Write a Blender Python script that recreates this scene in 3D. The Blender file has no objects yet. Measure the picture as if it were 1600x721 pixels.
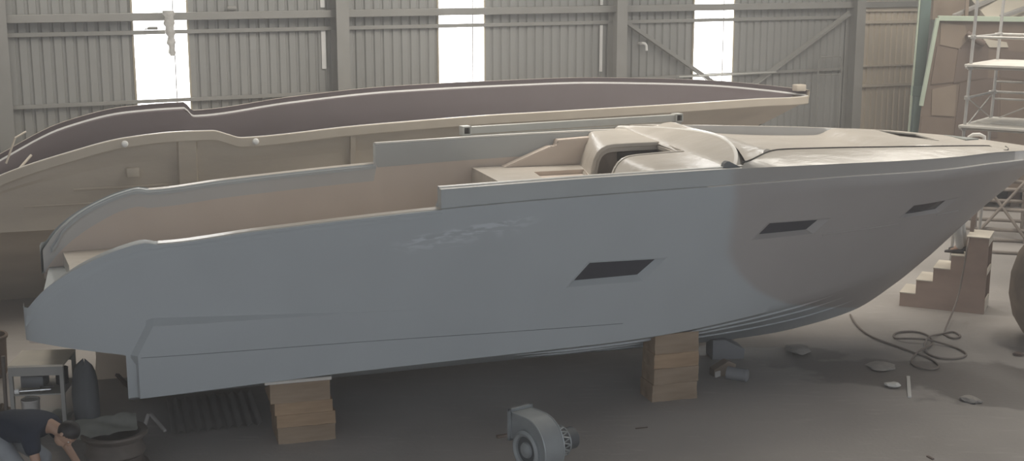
import bpy, bmesh, math, random
from mathutils import Vector, Matrix
random.seed(7)
PI = math.pi
R = math.radians

# ---------------------------------------------------------------- camera model
F, CX, CY, TILT, EYE = 2000.0, 800.0, 360.5, math.radians(10.97), 5.0
cT, sT = math.cos(TILT), math.sin(TILT)


def ray(x, y):
    a, b = x - CX, CY - y
    return (a, F * cT + b * sT, -F * sT + b * cT)


def at_z(x, y, z):
    r = ray(x, y)
    t = (z - EYE) / r[2]
    return Vector((r[0] * t, r[1] * t, z))


def at_Y(x, y, Y):
    r = ray(x, y)
    t = Y / r[1]
    return Vector((r[0] * t, Y, EYE + r[2] * t))


def pchip(tab):
    xs = [p[0] for p in tab]
    ys = [p[1] for p in tab]
    n = len(xs)
    h = [xs[i + 1] - xs[i] for i in range(n - 1)]
    d = [(ys[i + 1] - ys[i]) / h[i] for i in range(n - 1)]
    m = [d[0]] + [0] * (n - 2) + [d[-1]]
    for i in range(1, n - 1):
        if d[i - 1] * d[i] > 0:
            w1, w2 = 2 * h[i] + h[i - 1], h[i] + 2 * h[i - 1]
            m[i] = (w1 + w2) / (w1 / d[i - 1] + w2 / d[i])

    def f(x):
        if x <= xs[0]:
            return ys[0]
        if x >= xs[-1]:
            return ys[-1]
        i = 0
        while x > xs[i + 1]:
            i += 1
        t = (x - xs[i]) / h[i]
        return ((1 + 2 * t) * (1 - t) ** 2 * ys[i] + t * (1 - t) ** 2 * h[i] * m[i]
                + t * t * (3 - 2 * t) * ys[i + 1] + t * t * (t - 1) * h[i] * m[i + 1])
    return f


def lerp(a, b, t):
    return a + (b - a) * t


def clamp(x, a=0.0, b=1.0):
    return max(a, min(b, x))


def smooth(x, a, b):
    t = clamp((x - a) / (b - a))
    return t * t * (3 - 2 * t)


# ---------------------------------------------------------------- materials
def mat(name, col, rough=0.7, col2=None, scale=3.0, amt=0.5, bump=0.0, bscale=40.0, metal=0.0, spec=0.5, stretch=None, detail=6.0):
    m = bpy.data.materials.new(name)
    m.use_nodes = True
    nt = m.node_tree
    b = nt.nodes['Principled BSDF']
    b.inputs['Roughness'].default_value = rough
    b.inputs['Metallic'].default_value = metal
    b.inputs['Specular IOR Level'].default_value = spec
    b.inputs['Base Color'].default_value = (*col, 1)
    tc = nt.nodes.new('ShaderNodeTexCoord')
    src = tc.outputs['Object']
    if stretch:
        mp = nt.nodes.new('ShaderNodeMapping')
        mp.inputs['Scale'].default_value = stretch
        nt.links.new(src, mp.inputs['Vector'])
        src = mp.outputs['Vector']
    if col2 is None:
        col2 = tuple(c * 0.8 for c in col)
    nz = nt.nodes.new('ShaderNodeTexNoise')
    nz.inputs['Scale'].default_value = scale
    nz.inputs['Detail'].default_value = detail
    nt.links.new(src, nz.inputs['Vector'])
    mr = nt.nodes.new('ShaderNodeMapRange')
    mr.inputs[1].default_value = 0.35
    mr.inputs[2].default_value = 0.7
    mr.inputs[3].default_value = 0.0
    mr.inputs[4].default_value = amt
    nt.links.new(nz.outputs['Fac'], mr.inputs[0])
    mx = nt.nodes.new('ShaderNodeMix')
    mx.data_type = 'RGBA'
    mx.inputs[6].default_value = (*col, 1)
    mx.inputs[7].default_value = (*col2, 1)
    nt.links.new(mr.outputs[0], mx.inputs[0])
    nt.links.new(mx.outputs[2], b.inputs['Base Color'])
    if bump:
        n2 = nt.nodes.new('ShaderNodeTexNoise')
        n2.inputs['Scale'].default_value = bscale
        n2.inputs['Detail'].default_value = 5
        nt.links.new(src, n2.inputs['Vector'])
        bp = nt.nodes.new('ShaderNodeBump')
        bp.inputs['Strength'].default_value = bump
        bp.inputs['Distance'].default_value = 0.02
        nt.links.new(n2.outputs['Fac'], bp.inputs['Height'])
        nt.links.new(bp.outputs['Normal'], b.inputs['Normal'])
    return m


def mathn(nt, op, a, b=None, c=None):
    n = nt.nodes.new('ShaderNodeMath')
    n.operation = op
    for i, v in enumerate((a, b, c)):
        if v is None:
            continue
        if isinstance(v, (int, float)):
            n.inputs[i].default_value = v
        else:
            nt.links.new(v, n.inputs[i])
    return n.outputs[0]


def sstep(nt, v, a, b):
    n = nt.nodes.new('ShaderNodeMapRange')
    n.interpolation_type = 'SMOOTHSTEP'
    nt.links.new(v, n.inputs[0])
    n.inputs[1].default_value = a
    n.inputs[2].default_value = b
    return n.outputs[0]


def mixc(nt, fac, a, b):
    n = nt.nodes.new('ShaderNodeMix')
    n.data_type = 'RGBA'
    for i, v in ((0, fac), (6, a), (7, b)):
        if isinstance(v, tuple):
            n.inputs[i].default_value = (*v, 1)
        elif isinstance(v, (int, float)):
            n.inputs[i].default_value = v
        else:
            nt.links.new(v, n.inputs[i])
    return n.outputs[2]


# ---------------------------------------------------------------- object helpers
COL = bpy.context.scene.collection


def link(name, me, parent=None):
    o = bpy.data.objects.new(name, me)
    COL.objects.link(o)
    if parent is not None:
        o.parent = parent
    return o


def obj(name, bm, mats, parent=None, smooth_angle=None, recalc=True, label=None):
    if recalc:
        bmesh.ops.recalc_face_normals(bm, faces=bm.faces)
    me = bpy.data.meshes.new(name)
    bm.to_mesh(me)
    bm.free()
    if not isinstance(mats, (list, tuple)):
        mats = [mats]
    for m in mats:
        me.materials.append(m)
    if smooth_angle is not None:
        me.polygons.foreach_set('use_smooth', [True] * len(me.polygons))
        me.set_sharp_from_angle(angle=R(smooth_angle))
    o = link(name, me, parent)
    if label:
        o['label'] = label
    return o


def tag(o, label=None, cat=None, group=None, kind=None):
    if label:
        o['label'] = label
    if cat:
        o['category'] = cat
    if group:
        o['group'] = group
    if kind:
        o['kind'] = kind
    return o


def thing(name, label, cat, loc=(0, 0, 0), rz=0.0, group=None, rot=None):
    o = bpy.data.objects.new(name, None)
    COL.objects.link(o)
    o.location = loc
    o.rotation_euler = rot if rot else (0, 0, rz)
    o.empty_display_size = 0.1
    return tag(o, label, cat, group)


def V(bm, co):
    return bm.verts.new(co)


def grid(bm, rows, mi=0, close_u=False, close_v=False, mfun=None):
    vs = [[bm.verts.new(p) for p in r] for r in rows]
    nr, nc = len(vs), len(vs[0])
    out = []
    for i in range(nr if close_u else nr - 1):
        for j in range(nc if close_v else nc - 1):
            q = [vs[i][j], vs[(i + 1) % nr][j], vs[(i + 1) % nr][(j + 1) % nc], vs[i][(j + 1) % nc]]
            try:
                f = bm.faces.new(q)
            except ValueError:
                continue
            f.material_index = mfun(i, j) if mfun else mi
            out.append(f)
    return vs


def box(bm, x0, x1, y0, y1, z0, z1, bev=0.0, mi=0, M=None):
    c = [(x0, y0, z0), (x1, y0, z0), (x1, y1, z0), (x0, y1, z0), (x0, y0, z1), (x1, y0, z1), (x1, y1, z1), (x0, y1, z1)]
    vs = [bm.verts.new(p) for p in c]
    fs = [bm.faces.new([vs[i] for i in q]) for q in ((3, 2, 1, 0), (4, 5, 6, 7), (0, 1, 5, 4), (1, 2, 6, 5), (2, 3, 7, 6), (3, 0, 4, 7))]
    for f in fs:
        f.material_index = mi
    if bev:
        es = list({e for f in fs for e in f.edges})
        r = bmesh.ops.bevel(bm, geom=es, offset=bev, segments=2, affect='EDGES', profile=0.5)
        vs = list({v for v in vs if v.is_valid} | {v for v in r['verts']})
        for f in r['faces']:
            f.material_index = mi
    if M is not None:
        bmesh.ops.transform(bm, matrix=M, verts=vs)
    return vs


def tube(bm, pts, r, n=10, mi=0, cap=True, closed=False):
    pts = [Vector(p) for p in pts]
    k = len(pts)
    rows = []
    up = None
    for i, p in enumerate(pts):
        if closed:
            d = pts[(i + 1) % k] - pts[i - 1]
        else:
            d = pts[min(i + 1, k - 1)] - pts[max(i - 1, 0)]
        d.normalize()
        if up is None:
            up = Vector((0, 0, 1)) if abs(d.z) < 0.9 else Vector((1, 0, 0))
        a = up - d * up.dot(d)
        if a.length < 1e-5:
            a = Vector((1, 0, 0)) - d * d.x
        a.normalize()
        up = a
        b = d.cross(a)
        rr = r[i] if isinstance(r, (list, tuple)) else r
        rows.append([p + (a * math.cos(q * 2 * PI / n) + b * math.sin(q * 2 * PI / n)) * rr for q in range(n)])
    vs = grid(bm, rows, mi, close_u=closed, close_v=True)
    if cap and not closed:
        for e in (vs[0], vs[-1]):
            f = bm.faces.new(e)
            f.material_index = mi
    return vs


def bar(bm, p, q, w, h, mi=0, up=(0, 0, 1), bev=0.0):
    """a rectangular bar from p to q, w wide, h high"""
    p, q = Vector(p), Vector(q)
    d = q - p
    L = d.length
    d.normalize()
    u = Vector(up)
    s = d.cross(u)
    if s.length < 1e-4:
        s = d.cross(Vector((1, 0, 0)))
    s.normalize()
    u = s.cross(d)
    M = Matrix((d, s, u)).transposed().to_4x4()
    M.translation = p
    return box(bm, 0, L, -w / 2, w / 2, -h / 2, h / 2, bev, mi, M)


def lathe(bm, prof, n=48, M=None, mi=0, mfun=None, cap0=False, cap1=False):
    rows = [[(r * math.cos(k * 2 * PI / n), r * math.sin(k * 2 * PI / n), z) for k in range(n)] for r, z in prof]
    if M is not None:
        rows = [[M @ Vector(p) for p in r] for r in rows]
    vs = grid(bm, rows, mi, close_v=True, mfun=mfun)
    if cap0:
        bm.faces.new(vs[0])
    if cap1:
        bm.faces.new(vs[-1])
    return vs


def prism(bm, poly, axis, a0, a1, mi=0):
    """poly of (p,q) pairs swept along axis 'x','y' or 'z' from a0 to a1"""
    def co(p, q, a):
        return {'x': (a, p, q), 'y': (p, a, q), 'z': (p, q, a)}[axis]
    A = [bm.verts.new(co(p, q, a0)) for p, q in poly]
    B = [bm.verts.new(co(p, q, a1)) for p, q in poly]
    n = len(poly)
    fs = [bm.faces.new(A), bm.faces.new(B[::-1])]
    for i in range(n):
        fs.append(bm.faces.new([A[i], B[i], B[(i + 1) % n], A[(i + 1) % n]]))
    for f in fs:
        f.material_index = mi
    return A + B


def NB():
    return bmesh.new()


def cut_hole(bm, poly, plane, sel):
    """punch the convex polygon poly (pairs in 'xz' or 'xy') out of the faces chosen by sel(centre)"""
    c = Vector((sum(p[0] for p in poly) / len(poly), sum(p[1] for p in poly) / len(poly)))
    n = len(poly)
    for i in range(n):
        p, q = Vector(poly[i]), Vector(poly[(i + 1) % n])
        d = q - p
        no2 = Vector((d.y, -d.x)).normalized()
        if plane == 'xz':
            co, no = (p.x, 0, p.y), (no2.x, 0, no2.y)
        else:
            co, no = (p.x, p.y, 0), (no2.x, no2.y, 0)
        fs = [f for f in bm.faces if sel(f.calc_center_median())]
        g = set(fs)
        for f in fs:
            g.update(f.edges)
            g.update(f.verts)
        bmesh.ops.bisect_plane(bm, geom=list(g), dist=1e-5, plane_co=co, plane_no=no)
    dele = []
    for f in bm.faces:
        m = f.calc_center_median()
        if not sel(m):
            continue
        w = Vector((m.x, m.z)) if plane == 'xz' else Vector((m.x, m.y))
        s0 = None
        ok = True
        for i in range(n):
            p, q = Vector(poly[i]), Vector(poly[(i + 1) % n])
            cr = (q.x - p.x) * (w.y - p.y) - (q.y - p.y) * (w.x - p.x)
            if s0 is None:
                s0 = cr > 0
            elif (cr > 0) != s0:
                ok = False
                break
        if ok:
            dele.append(f)
    bmesh.ops.delete(bm, geom=dele, context='FACES')
# ---------------------------------------------------------------- yacht lines (s forward, b to the seen side, z up)
YO, YA = (-1.35, 15.73), R(17.0)
S0 = -3.4
bG = pchip([(-4.4, 1.76), (-4.2, 1.86), (-3.8, 1.93), (-3, 1.96), (-1.5, 1.99), (0, 2.0), (2, 2.0), (3, 1.98), (4, 1.93), (5, 1.83), (6, 1.66), (7, 1.38), (7.8, 1.03), (8.4, 0.78), (8.8, 0.57), (9.1, 0.38), (9.28, 0.23), (9.37, 0.11), (9.4, 0.0)])
zG = pchip([(-4.4, 1.63), (-4.33, 1.72), (-4.22, 1.85), (-3.98, 2.04), (-3.65, 2.21), (-3.38, 2.31), (-3.15, 2.358), (-3.03, 2.333), (-2.0, 2.42), (0, 2.55), (1.56, 2.61), (3.47, 2.65), (4.93, 2.663), (6.6, 2.63), (8.0, 2.60), (8.6, 2.58), (9.4, 2.50)])
bC = pchip([(-3.4, 1.90), (0, 1.90), (2, 1.86), (3, 1.76), (4, 1.58), (5, 1.3), (6, 0.93), (7, 0.47), (7.7, 0.0)])
zC = pchip([(-3.4, 0.69), (-1.86, 0.74), (0, 0.79), (2.87, 0.855), (3.57, 0.90), (4.3, 0.95), (5.4, 1.03), (6.5, 1.12), (7.7, 1.16)])
zK = pchip([(-3.4, 0.15), (4.2, 0.15), (5.14, 0.19), (5.81, 0.28), (6.48, 0.43), (7.15, 0.78), (7.7, 1.16)])
zB = pchip([(0, 2.768), (2.04, 2.822), (3.63, 2.842), (4.93, 2.828), (6.4, 2.79), (7.1, 2.772), (8.0, 2.745), (8.6, 2.71), (9.4, 2.62)])


def zBs(s, sg):
    # the hull sits with its far side a touch higher
    return zB(s) + (0.055 * min(1.0, bG(s) / 1.5) if sg < 0 else 0.0)

TW = 0.705


def hull_uv(u, t):
    w = 1 - (1 - u) ** 1.5
    sg = lerp(S0, 9.4, w)
    sc = lerp(S0, 7.7, w)
    k = smooth(t, 0.06, 0.30) * 0.0 + max(0.0, (t - 0.10) / 0.90)
    b = lerp(bG(sg), bC(sc), k)
    s = lerp(sg, sc, t)
    b += 0.02 * math.sin(PI * t) * (1 - smooth(s, 3.5, 6.0))
    fw = smooth(s, 3.0, 6.5) * (1 - smooth(s, 8.7, 9.3))
    b -= 0.05 * fw * math.sin(PI * clamp((t - 0.12) / 0.88)) 
    if t < 0.12:
        b += 0.03 * fw * math.sin(PI * t / 0.12)
    z = lerp(zG(sg), zC(sc), t)
    return s, max(b, 0.0), z


def hull_b(s, z):
    """half beam of the side at station s and height z"""
    if s < S0:
        t = clamp((zG(s) - z) / (zG(s) - 1.2)) * TW
        return bG(s)
    u, t = 0.5, 0.5
    for _ in range(12):
        lo, hi = 0.0, 1.0
        for _ in range(22):
            u = (lo + hi) / 2
            if hull_uv(u, t)[0] < s:
                lo = u
            else:
                hi = u
        a = hull_uv(u, 0)[2]
        c = hull_uv(u, 1)[2]
        t = clamp((a - z) / (a - c))
    return hull_uv(u, t)[1]
# ---------------------------------------------------------------- yacht materials
def yacht_paint(name, grey, bare, rough=0.45):
    m = mat(name, grey, rough, spec=0.4)
    nt = m.node_tree
    b = nt.nodes['Principled BSDF']
    tc = nt.nodes.new('ShaderNodeTexCoord')
    sp = nt.nodes.new('ShaderNodeSeparateXYZ')
    nt.links.new(tc.outputs['Object'], sp.inputs[0])
    nz = nt.nodes.new('ShaderNodeTexNoise')
    nz.inputs['Scale'].default_value = 1.6
    nz.inputs['Detail'].default_value = 4
    nt.links.new(tc.outputs['Object'], nz.inputs['Vector'])
    # sprayed primer ends in a soft edge that sweeps forward lower down the side
    low = mathn(nt, 'MAXIMUM', mathn(nt, 'SUBTRACT', 1.95, sp.outputs['Z']), 0.0)
    edge = mathn(nt, 'MULTIPLY_ADD', mathn(nt, 'POWER', low, 2.2), 1.25, 3.56)
    d = mathn(nt, 'SUBTRACT', sp.outputs['X'], edge)
    d = mathn(nt, 'MULTIPLY_ADD', mathn(nt, 'SUBTRACT', nz.outputs['Fac'], 0.5), 0.12, d)
    fac = sstep(nt, d, -0.10, 0.10)
    cl = mathn(nt, 'MULTIPLY', sstep(nt, nz.outputs['Fac'], 0.35, 0.7), 0.35)
    g2 = mixc(nt, cl, grey, tuple(c * 0.9 for c in grey))
    b2 = mixc(nt, cl, bare, tuple(c * 0.9 for c in bare))
    # rubbed streaks amidships, the hull's shine painted in as a paler tone
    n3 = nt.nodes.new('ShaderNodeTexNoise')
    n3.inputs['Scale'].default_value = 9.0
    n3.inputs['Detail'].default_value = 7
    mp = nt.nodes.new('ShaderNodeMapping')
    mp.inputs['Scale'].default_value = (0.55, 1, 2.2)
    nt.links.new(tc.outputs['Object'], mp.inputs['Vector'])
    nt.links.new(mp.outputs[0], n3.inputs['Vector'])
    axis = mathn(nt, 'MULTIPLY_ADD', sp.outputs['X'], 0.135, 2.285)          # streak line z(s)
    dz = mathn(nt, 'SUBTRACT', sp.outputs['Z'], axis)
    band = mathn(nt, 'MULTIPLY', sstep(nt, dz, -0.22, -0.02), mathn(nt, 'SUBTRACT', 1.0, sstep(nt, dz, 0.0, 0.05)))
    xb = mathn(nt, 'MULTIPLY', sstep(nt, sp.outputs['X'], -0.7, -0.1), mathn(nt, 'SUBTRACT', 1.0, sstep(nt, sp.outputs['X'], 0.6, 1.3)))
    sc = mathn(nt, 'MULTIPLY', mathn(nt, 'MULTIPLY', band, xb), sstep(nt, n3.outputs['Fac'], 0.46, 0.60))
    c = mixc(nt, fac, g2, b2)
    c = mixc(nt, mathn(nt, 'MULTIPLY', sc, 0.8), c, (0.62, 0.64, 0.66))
    nt.links.new(c, b.inputs['Base Color'])
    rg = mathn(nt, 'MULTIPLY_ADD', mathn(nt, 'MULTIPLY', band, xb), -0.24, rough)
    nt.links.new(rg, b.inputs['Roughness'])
    return m


GREY, BARE = (0.43, 0.45, 0.455), (0.375, 0.345, 0.325)
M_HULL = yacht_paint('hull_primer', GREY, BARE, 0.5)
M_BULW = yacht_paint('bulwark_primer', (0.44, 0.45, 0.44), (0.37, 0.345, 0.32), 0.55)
M_CREAM = mat('laminate_cream', (0.575, 0.525, 0.465), 0.30, (0.46, 0.415, 0.355), 2.2, 0.55, 0.9, 3.2, stretch=(0.8, 1.5, 1), spec=0.55)
M_INNER = mat('laminate_beige', (0.62, 0.53, 0.46), 0.6, (0.56, 0.475, 0.405), 1.6, 0.6)
M_INGREY = mat('primer_inside', (0.52, 0.51, 0.495), 0.6, (0.48, 0.47, 0.455), 1.6, 0.6)
M_PANE = mat('dark_film', (0.035, 0.035, 0.045), 0.22, (0.05, 0.05, 0.06), 5, 0.6)
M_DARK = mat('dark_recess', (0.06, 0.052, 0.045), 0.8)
M_BROWN = mat('raw_inside', (0.36, 0.30, 0.25), 0.7)
M_SEAM = mat('seam_line', (0.16, 0.165, 0.17), 0.7)
M_LIP = mat('bright_lip', (0.74, 0.71, 0.66), 0.4, spec=0.5)
M_LID = mat('grey_green_lid', (0.24, 0.25, 0.23), 0.5)

yacht = thing('motor_yacht', 'unfinished open motor yacht hull in grey primer propped on timber blocks', 'boat', (YO[0], YO[1], 0), YA)


def L(s, b, z):
    return Vector((s, -b, z))


# --- outer skin
W_HOLE = [[(1.481, 1.568), (1.737, 1.841), (2.699, 1.826), (2.419, 1.566)],
          [(3.869, 1.962), (4.08, 2.155), (4.984, 2.134), (4.777, 1.958)],
          [(6.263, 2.005), (6.445, 2.165), (7.43, 2.146), (7.12, 1.96)]]
W_PANE = [[(1.502, 1.628), (1.745, 1.84), (2.60, 1.826), (2.368, 1.641)],
          [(3.926, 2.014), (4.09, 2.154), (4.87, 2.145), (4.688, 2.01)],
          [(6.32, 2.04), (6.459, 2.164), (7.235, 2.153), (7.064, 2.016)]]
US = [i / 150 for i in range(151)]
TS = [0, 0.03, 0.06, 0.09, 0.12, 0.17, 0.24, 0.32, 0.40, 0.48, 0.56, 0.64, TW, 0.78, 0.86, 0.93, 1.0]
bm = NB()
for sg in (1, -1):
    rows = []
    for u in US:
        rows.append([L(s, sg * b, z) for s, b, z in (hull_uv(u, t) for t in TS)])
    grid(bm, rows)
    # bottom
    rows = []
    for u in US:
        w = 1 - (1 - u) ** 1.5
        sc = lerp(S0, 7.7, w)
        c, k = (sc, bC(sc), zC(sc)), (sc, 0.0, zK(sc))
        rows.append([L(sc, sg * lerp(c[1], 0, q), lerp(c[2], k[2], q) - 0.05 * math.sin(PI * q) * (1 - u)) for q in (0, .1, .2, .35, .5, .65, .8, .9, 1)])
    grid(bm, rows)
    # stern wing beside the swim platform
    ss = [S0 - 0.93 * i / 20 for i in range(21)]
    zw = lambda s: lerp(1.37, 1.172, clamp((s + 4.4) / 1.0))
    rows = []
    for s in ss:
        row = []
        for t in [x for x in TS if x <= TW + 1e-6]:
            q = t / TW
            b = bG(s) + (0.02 * math.sin(PI * t) if s > -4 else 0.02 * math.sin(PI * t))
            k = max(0.0, (t - 0.10) / 0.90)
            b += k * (1.90 - bG(S0)) - 0.03 * smooth(q, 0.5, 1.0) * smooth(-s, 3.5, 4.4)
            zz = lerp(zG(s), zw(s), q)
            if s == S0:
                _, b, zz = hull_uv(0, t)
            row.append(L(s, sg * b, zz))
        # underside back to the inner face
        row.append(L(s, sg * (bG(s) - 0.26), row[-1].z + 0.01))
        rows.append(row)
    grid(bm, rows)
    # rounded end of the wing
    e = rows[-1]
    grid(bm, [e, [Vector((p.x - 0.05, p.y - sg * -0.06, p.z)) for p in e], [Vector((p.x - 0.06, -sg * 1.53, p.z)) for p in e]])
# transom under the platform
tr = [L(S0, 1.90, zC(S0)), L(S0, 0, zK(S0)), L(S0, -1.90, zC(S0)), L(S0, -1.93, 1.172), L(S0, 1.93, 1.172)]
bm.faces.new([bm.verts.new(p) for p in tr])
bmesh.ops.remove_doubles(bm, verts=bm.verts, dist=0.0008)
for q in W_HOLE:
    x0, x1 = min(p[0] for p in q) - .15, max(p[0] for p in q) + .15
    z0, z1 = min(p[1] for p in q) - .1, max(p[1] for p in q) + .1
    cut_hole(bm, q, 'xz', lambda c: c.y < -0.2 and x0 < c.x < x1 and z0 < c.z < z1)
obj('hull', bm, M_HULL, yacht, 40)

# --- hull windows: bevelled recess and dark pane
for q, g in zip(W_HOLE, W_PANE):
    def edge_pts(poly, dep, n=6):
        out = []
        for i in range(4):
            p, r = poly[i], poly[(i + 1) % 4]
            for k in range(n):
                s, z = lerp(p[0], r[0], k / n), lerp(p[1], r[1], k / n)
                out.append(L(s, hull_b(s, z) - dep, z))
        return out
    bm = NB()
    A, Bq = edge_pts(q, -0.004), edge_pts(g, 0.058)
    C0 = edge_pts([(lerp(p[0], (q[0][0] + q[2][0]) / 2, -0.035), lerp(p[1], (q[0][1] + q[2][1]) / 2, -0.07)) for p in q], -0.006)
    D0 = edge_pts([(lerp(p[0], (q[0][0] + q[2][0]) / 2, -0.05), lerp(p[1], (q[0][1] + q[2][1]) / 2, -0.09)) for p in q], 0.004)
    grid(bm, [D0, C0, A, Bq], close_v=True)
    fr = obj('window_frame', bm, M_HULL, yacht, 25)
    bm = NB()
    P = edge_pts(g, 0.056)
    bm.faces.new([bm.verts.new(p) for p in P])
    bm.faces.new([bm.verts.new(p + Vector((0, 0.02, 0))) for p in P])
    obj('window_pane', bm, M_PANE, fr, label='dark taped-over window pane')

# --- proud lower side panel with its stepped top and slanted aft end
for sg in (1, -1):
    bm = NB()
    def kk(s):
        return 0.075 * (1 - smooth(s, -3.3, -0.45)) + 0.002
    rows = []
    N = 60
    for i in range(-1, N + 1):
        f = max(i, 0) / N
        row = []
        zt = lerp(1.485, 1.44, f)
        lst = [0.072, 0.0, 0.12, 0.25, 0.40, 0.55, 0.7, 0.85, 1.0]
        for j, q in enumerate(lst):
            s = lerp(-3.28, -0.3, f)
            z = zt + 0.075 * (1 - f) if j == 0 else lerp(zt, zC(s) + 0.004, q)
            s += (0.0 if z < 1.17 else (z - 1.17) / 0.32 * 0.17) * (1 - f)
            off = kk(s)
            if j == 0:
                off = -0.004
                s -= 0.03 * (1 - f)
            if i == -1:
                off = -0.03
                s -= 0.10 if z > 1.17 else 0.03
            row.append(L(s, sg * (hull_b(max(s, S0), z) + off), z))
        # lower edge turned under
        s = lerp(-3.28, -0.3, f)
        row.append(L(s, sg * (bC(s) - 0.03), zC(s) - 0.004))
        rows.append(row)
    grid(bm, rows)
    obj('side_panel', bm, M_HULL, yacht, 25)

# seam along the side, style line between the forward windows
bm = NB()
tube(bm, [L(s, hull_b(s, z) + (0.075 * (1 - smooth(s, -3.3, -0.45)) + 0.002 if s < -.45 else 0.0015), z) for s, z in ((lerp(-3.25, 2.2, i / 40), lerp(1.15, 1.06, i / 40)) for i in range(41))], 0.0035, 6)
obj('seam', bm, M_SEAM, yacht, 60)
for (a, b_, za, zb) in ((4.93, 6.28, 1.925, 1.915), (7.1, 7.6, 1.93, 1.925)):
    bm = NB()
    tube(bm, [L(s, hull_b(s, z) - 0.004, z) for s, z in ((lerp(a, b_, i / 24), lerp(za, zb, i / 24)) for i in range(25))], 0.012, 8)
    obj('styling_ridge', bm, M_HULL, yacht, 60)

# bottom strakes
def bottom(s, q):
    return Vector((s, -lerp(bC(s), 0, q), lerp(zC(s), zK(s), q) - 0.05 * math.sin(PI * q) * (1 - (s - S0) / 11.1)))
for q0, a, b_ in ((0.10, 0.9, 5.6), (0.30, 1.0, 6.0), (0.55, 2.0, 6.4)):
    bm = NB()
    rows = []
    for i in range(60):
        s = lerp(a, b_, i / 59)
        w = 0.07 * clamp(min(i, 59 - i) / 8) + 0.004
        p0, p1 = bottom(s, q0), bottom(s, q0 + 0.07)
        rows.append([p0 + Vector((0, 0, 0.01)), p0 + Vector((0, -0.0, -w * 0.35)), p0 + Vector((0, w * 0.9, -w * 0.75)), p1 + Vector((0, 0, 0.02))])
    grid(bm, rows)
    obj('spray_strake', bm, M_HULL, yacht, 30)


# --- plan curves with true inward offsets
def off_pt(bf, s, off):
    e = 0.01
    if s > 9.39:
        return 9.4 - off, 0.0
    d = Vector((2 * e, bf(min(s + e, 9.4)) - bf(s - e)))
    n = Vector((-d.y, d.x)).normalized()
    return s - n.x * off, max(bf(s) - n.y * off, 0.0)


def sweep(bm, bf, ss, prof, sg=1, mfun=None):
    """prof(s) gives (inward offset, z) pairs"""
    rows = []
    for s in ss:
        r = []
        for off, z in prof(s):
            p = off_pt(bf, s, off)
            r.append(L(p[0], sg * p[1], z))
        rows.append(r)
    return grid(bm, rows, mfun=mfun)


def spaced(a, b, n, pw=1.0):
    return [a + (b - a) * (1 - (1 - i / n) ** pw) for i in range(n + 1)]


# gunwale aft of the step
for sg in (1, -1):
    bm = NB()
    def gp(s):
        z = zG(s)
        r = lerp(0.05, 0.13, smooth(-s, 2.9, 3.25))
        return [(-0.010, z - r - .03), (-0.012, z - r), (-0.002, z - r * .55), (r * .25, z - r * .2), (r * .6, z - .03 * r), (r, z + .002), (0.20, z + .002), (0.205, z - .004), (0.21, z - .02), (0.235, z - .02), (0.24, z - .06)]
    v = sweep(bm, bG, spaced(-4.36, 0.0, 90), gp, sg)
    bm.faces.new(v[0])
    bm.faces.new(v[-1])
    obj('gunwale', bm, M_HULL, yacht, 35)
    bm = NB()
    sweep(bm, bG, spaced(-3.02, 0.0, 60), lambda s: [(0.045, zG(s) + .001), (0.05, zG(s) + .007), (0.195, zG(s) + .007), (0.2, zG(s) + .001)], sg)
    obj('side_deck', bm, M_CREAM, yacht, 35, label='bare cream strip on top of the gunwale')

# raised bulwark forward of the step
for sg in (1, -1):
    bm = NB()
    def bp(s):
        zg, z = zG(s), zBs(s, sg)
        return [(0.0, zg - .004), (0.004, zg + .006), (0.044, zg + .010), (0.046, zg + .02), (0.046, z - .012), (0.050, z - .002), (0.058, z)] 
    bss = spaced(0, 9.395, 170, 1.6)
    sweep(bm, bG, bss, bp, sg, mfun=lambda i, j: 1 if j in (0, 1) and bss[i] > 3.2 else (2 if bss[i] > 8.45 else 0))  # forward ledge takes the brighter material: its lit top put into the colour
    # inner face
    def bi(s):
        zg, z = zG(s), zBs(s, sg)
        return [(0.200, z - .004), (0.205, z - .012), (0.205, zg - .05)]
    sweep(bm, bG, spaced(0, 3.7, 40), bi, sg)
    # end cap at the step
    p = [off_pt(bG, 0, o) for o in (0.04, 0.205)]
    bm.faces.new([bm.verts.new(L(p[0][0], sg * p[0][1], zG(0) - .03)), bm.verts.new(L(p[1][0], sg * p[1][1], zG(0) - .03)), bm.verts.new(L(p[1][0], sg * p[1][1], zBs(0, sg) - .002)), bm.verts.new(L(p[0][0], sg * p[0][1], zBs(0, sg) - .002))])
    obj('bulwark', bm, [M_BULW, M_LIP, M_CREAM], yacht, 30)
    bm = NB()
    v = sweep(bm, bG, spaced(0, 3.75, 60), lambda s: [(0.05, zBs(s, sg) - .002), (0.052, zBs(s, sg) + .004), (0.095, zBs(s, sg) + .006), (0.098, zBs(s, sg) - .022), (0.125, zBs(s, sg) - .022), (0.128, zBs(s, sg) + .020), (0.20, zBs(s, sg) + .020), (0.203, zBs(s, sg) - .002)], sg)
    obj('bulwark_cap', bm, M_LIP, yacht, 25, label='cream grooved capping along the bulwark')

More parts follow.
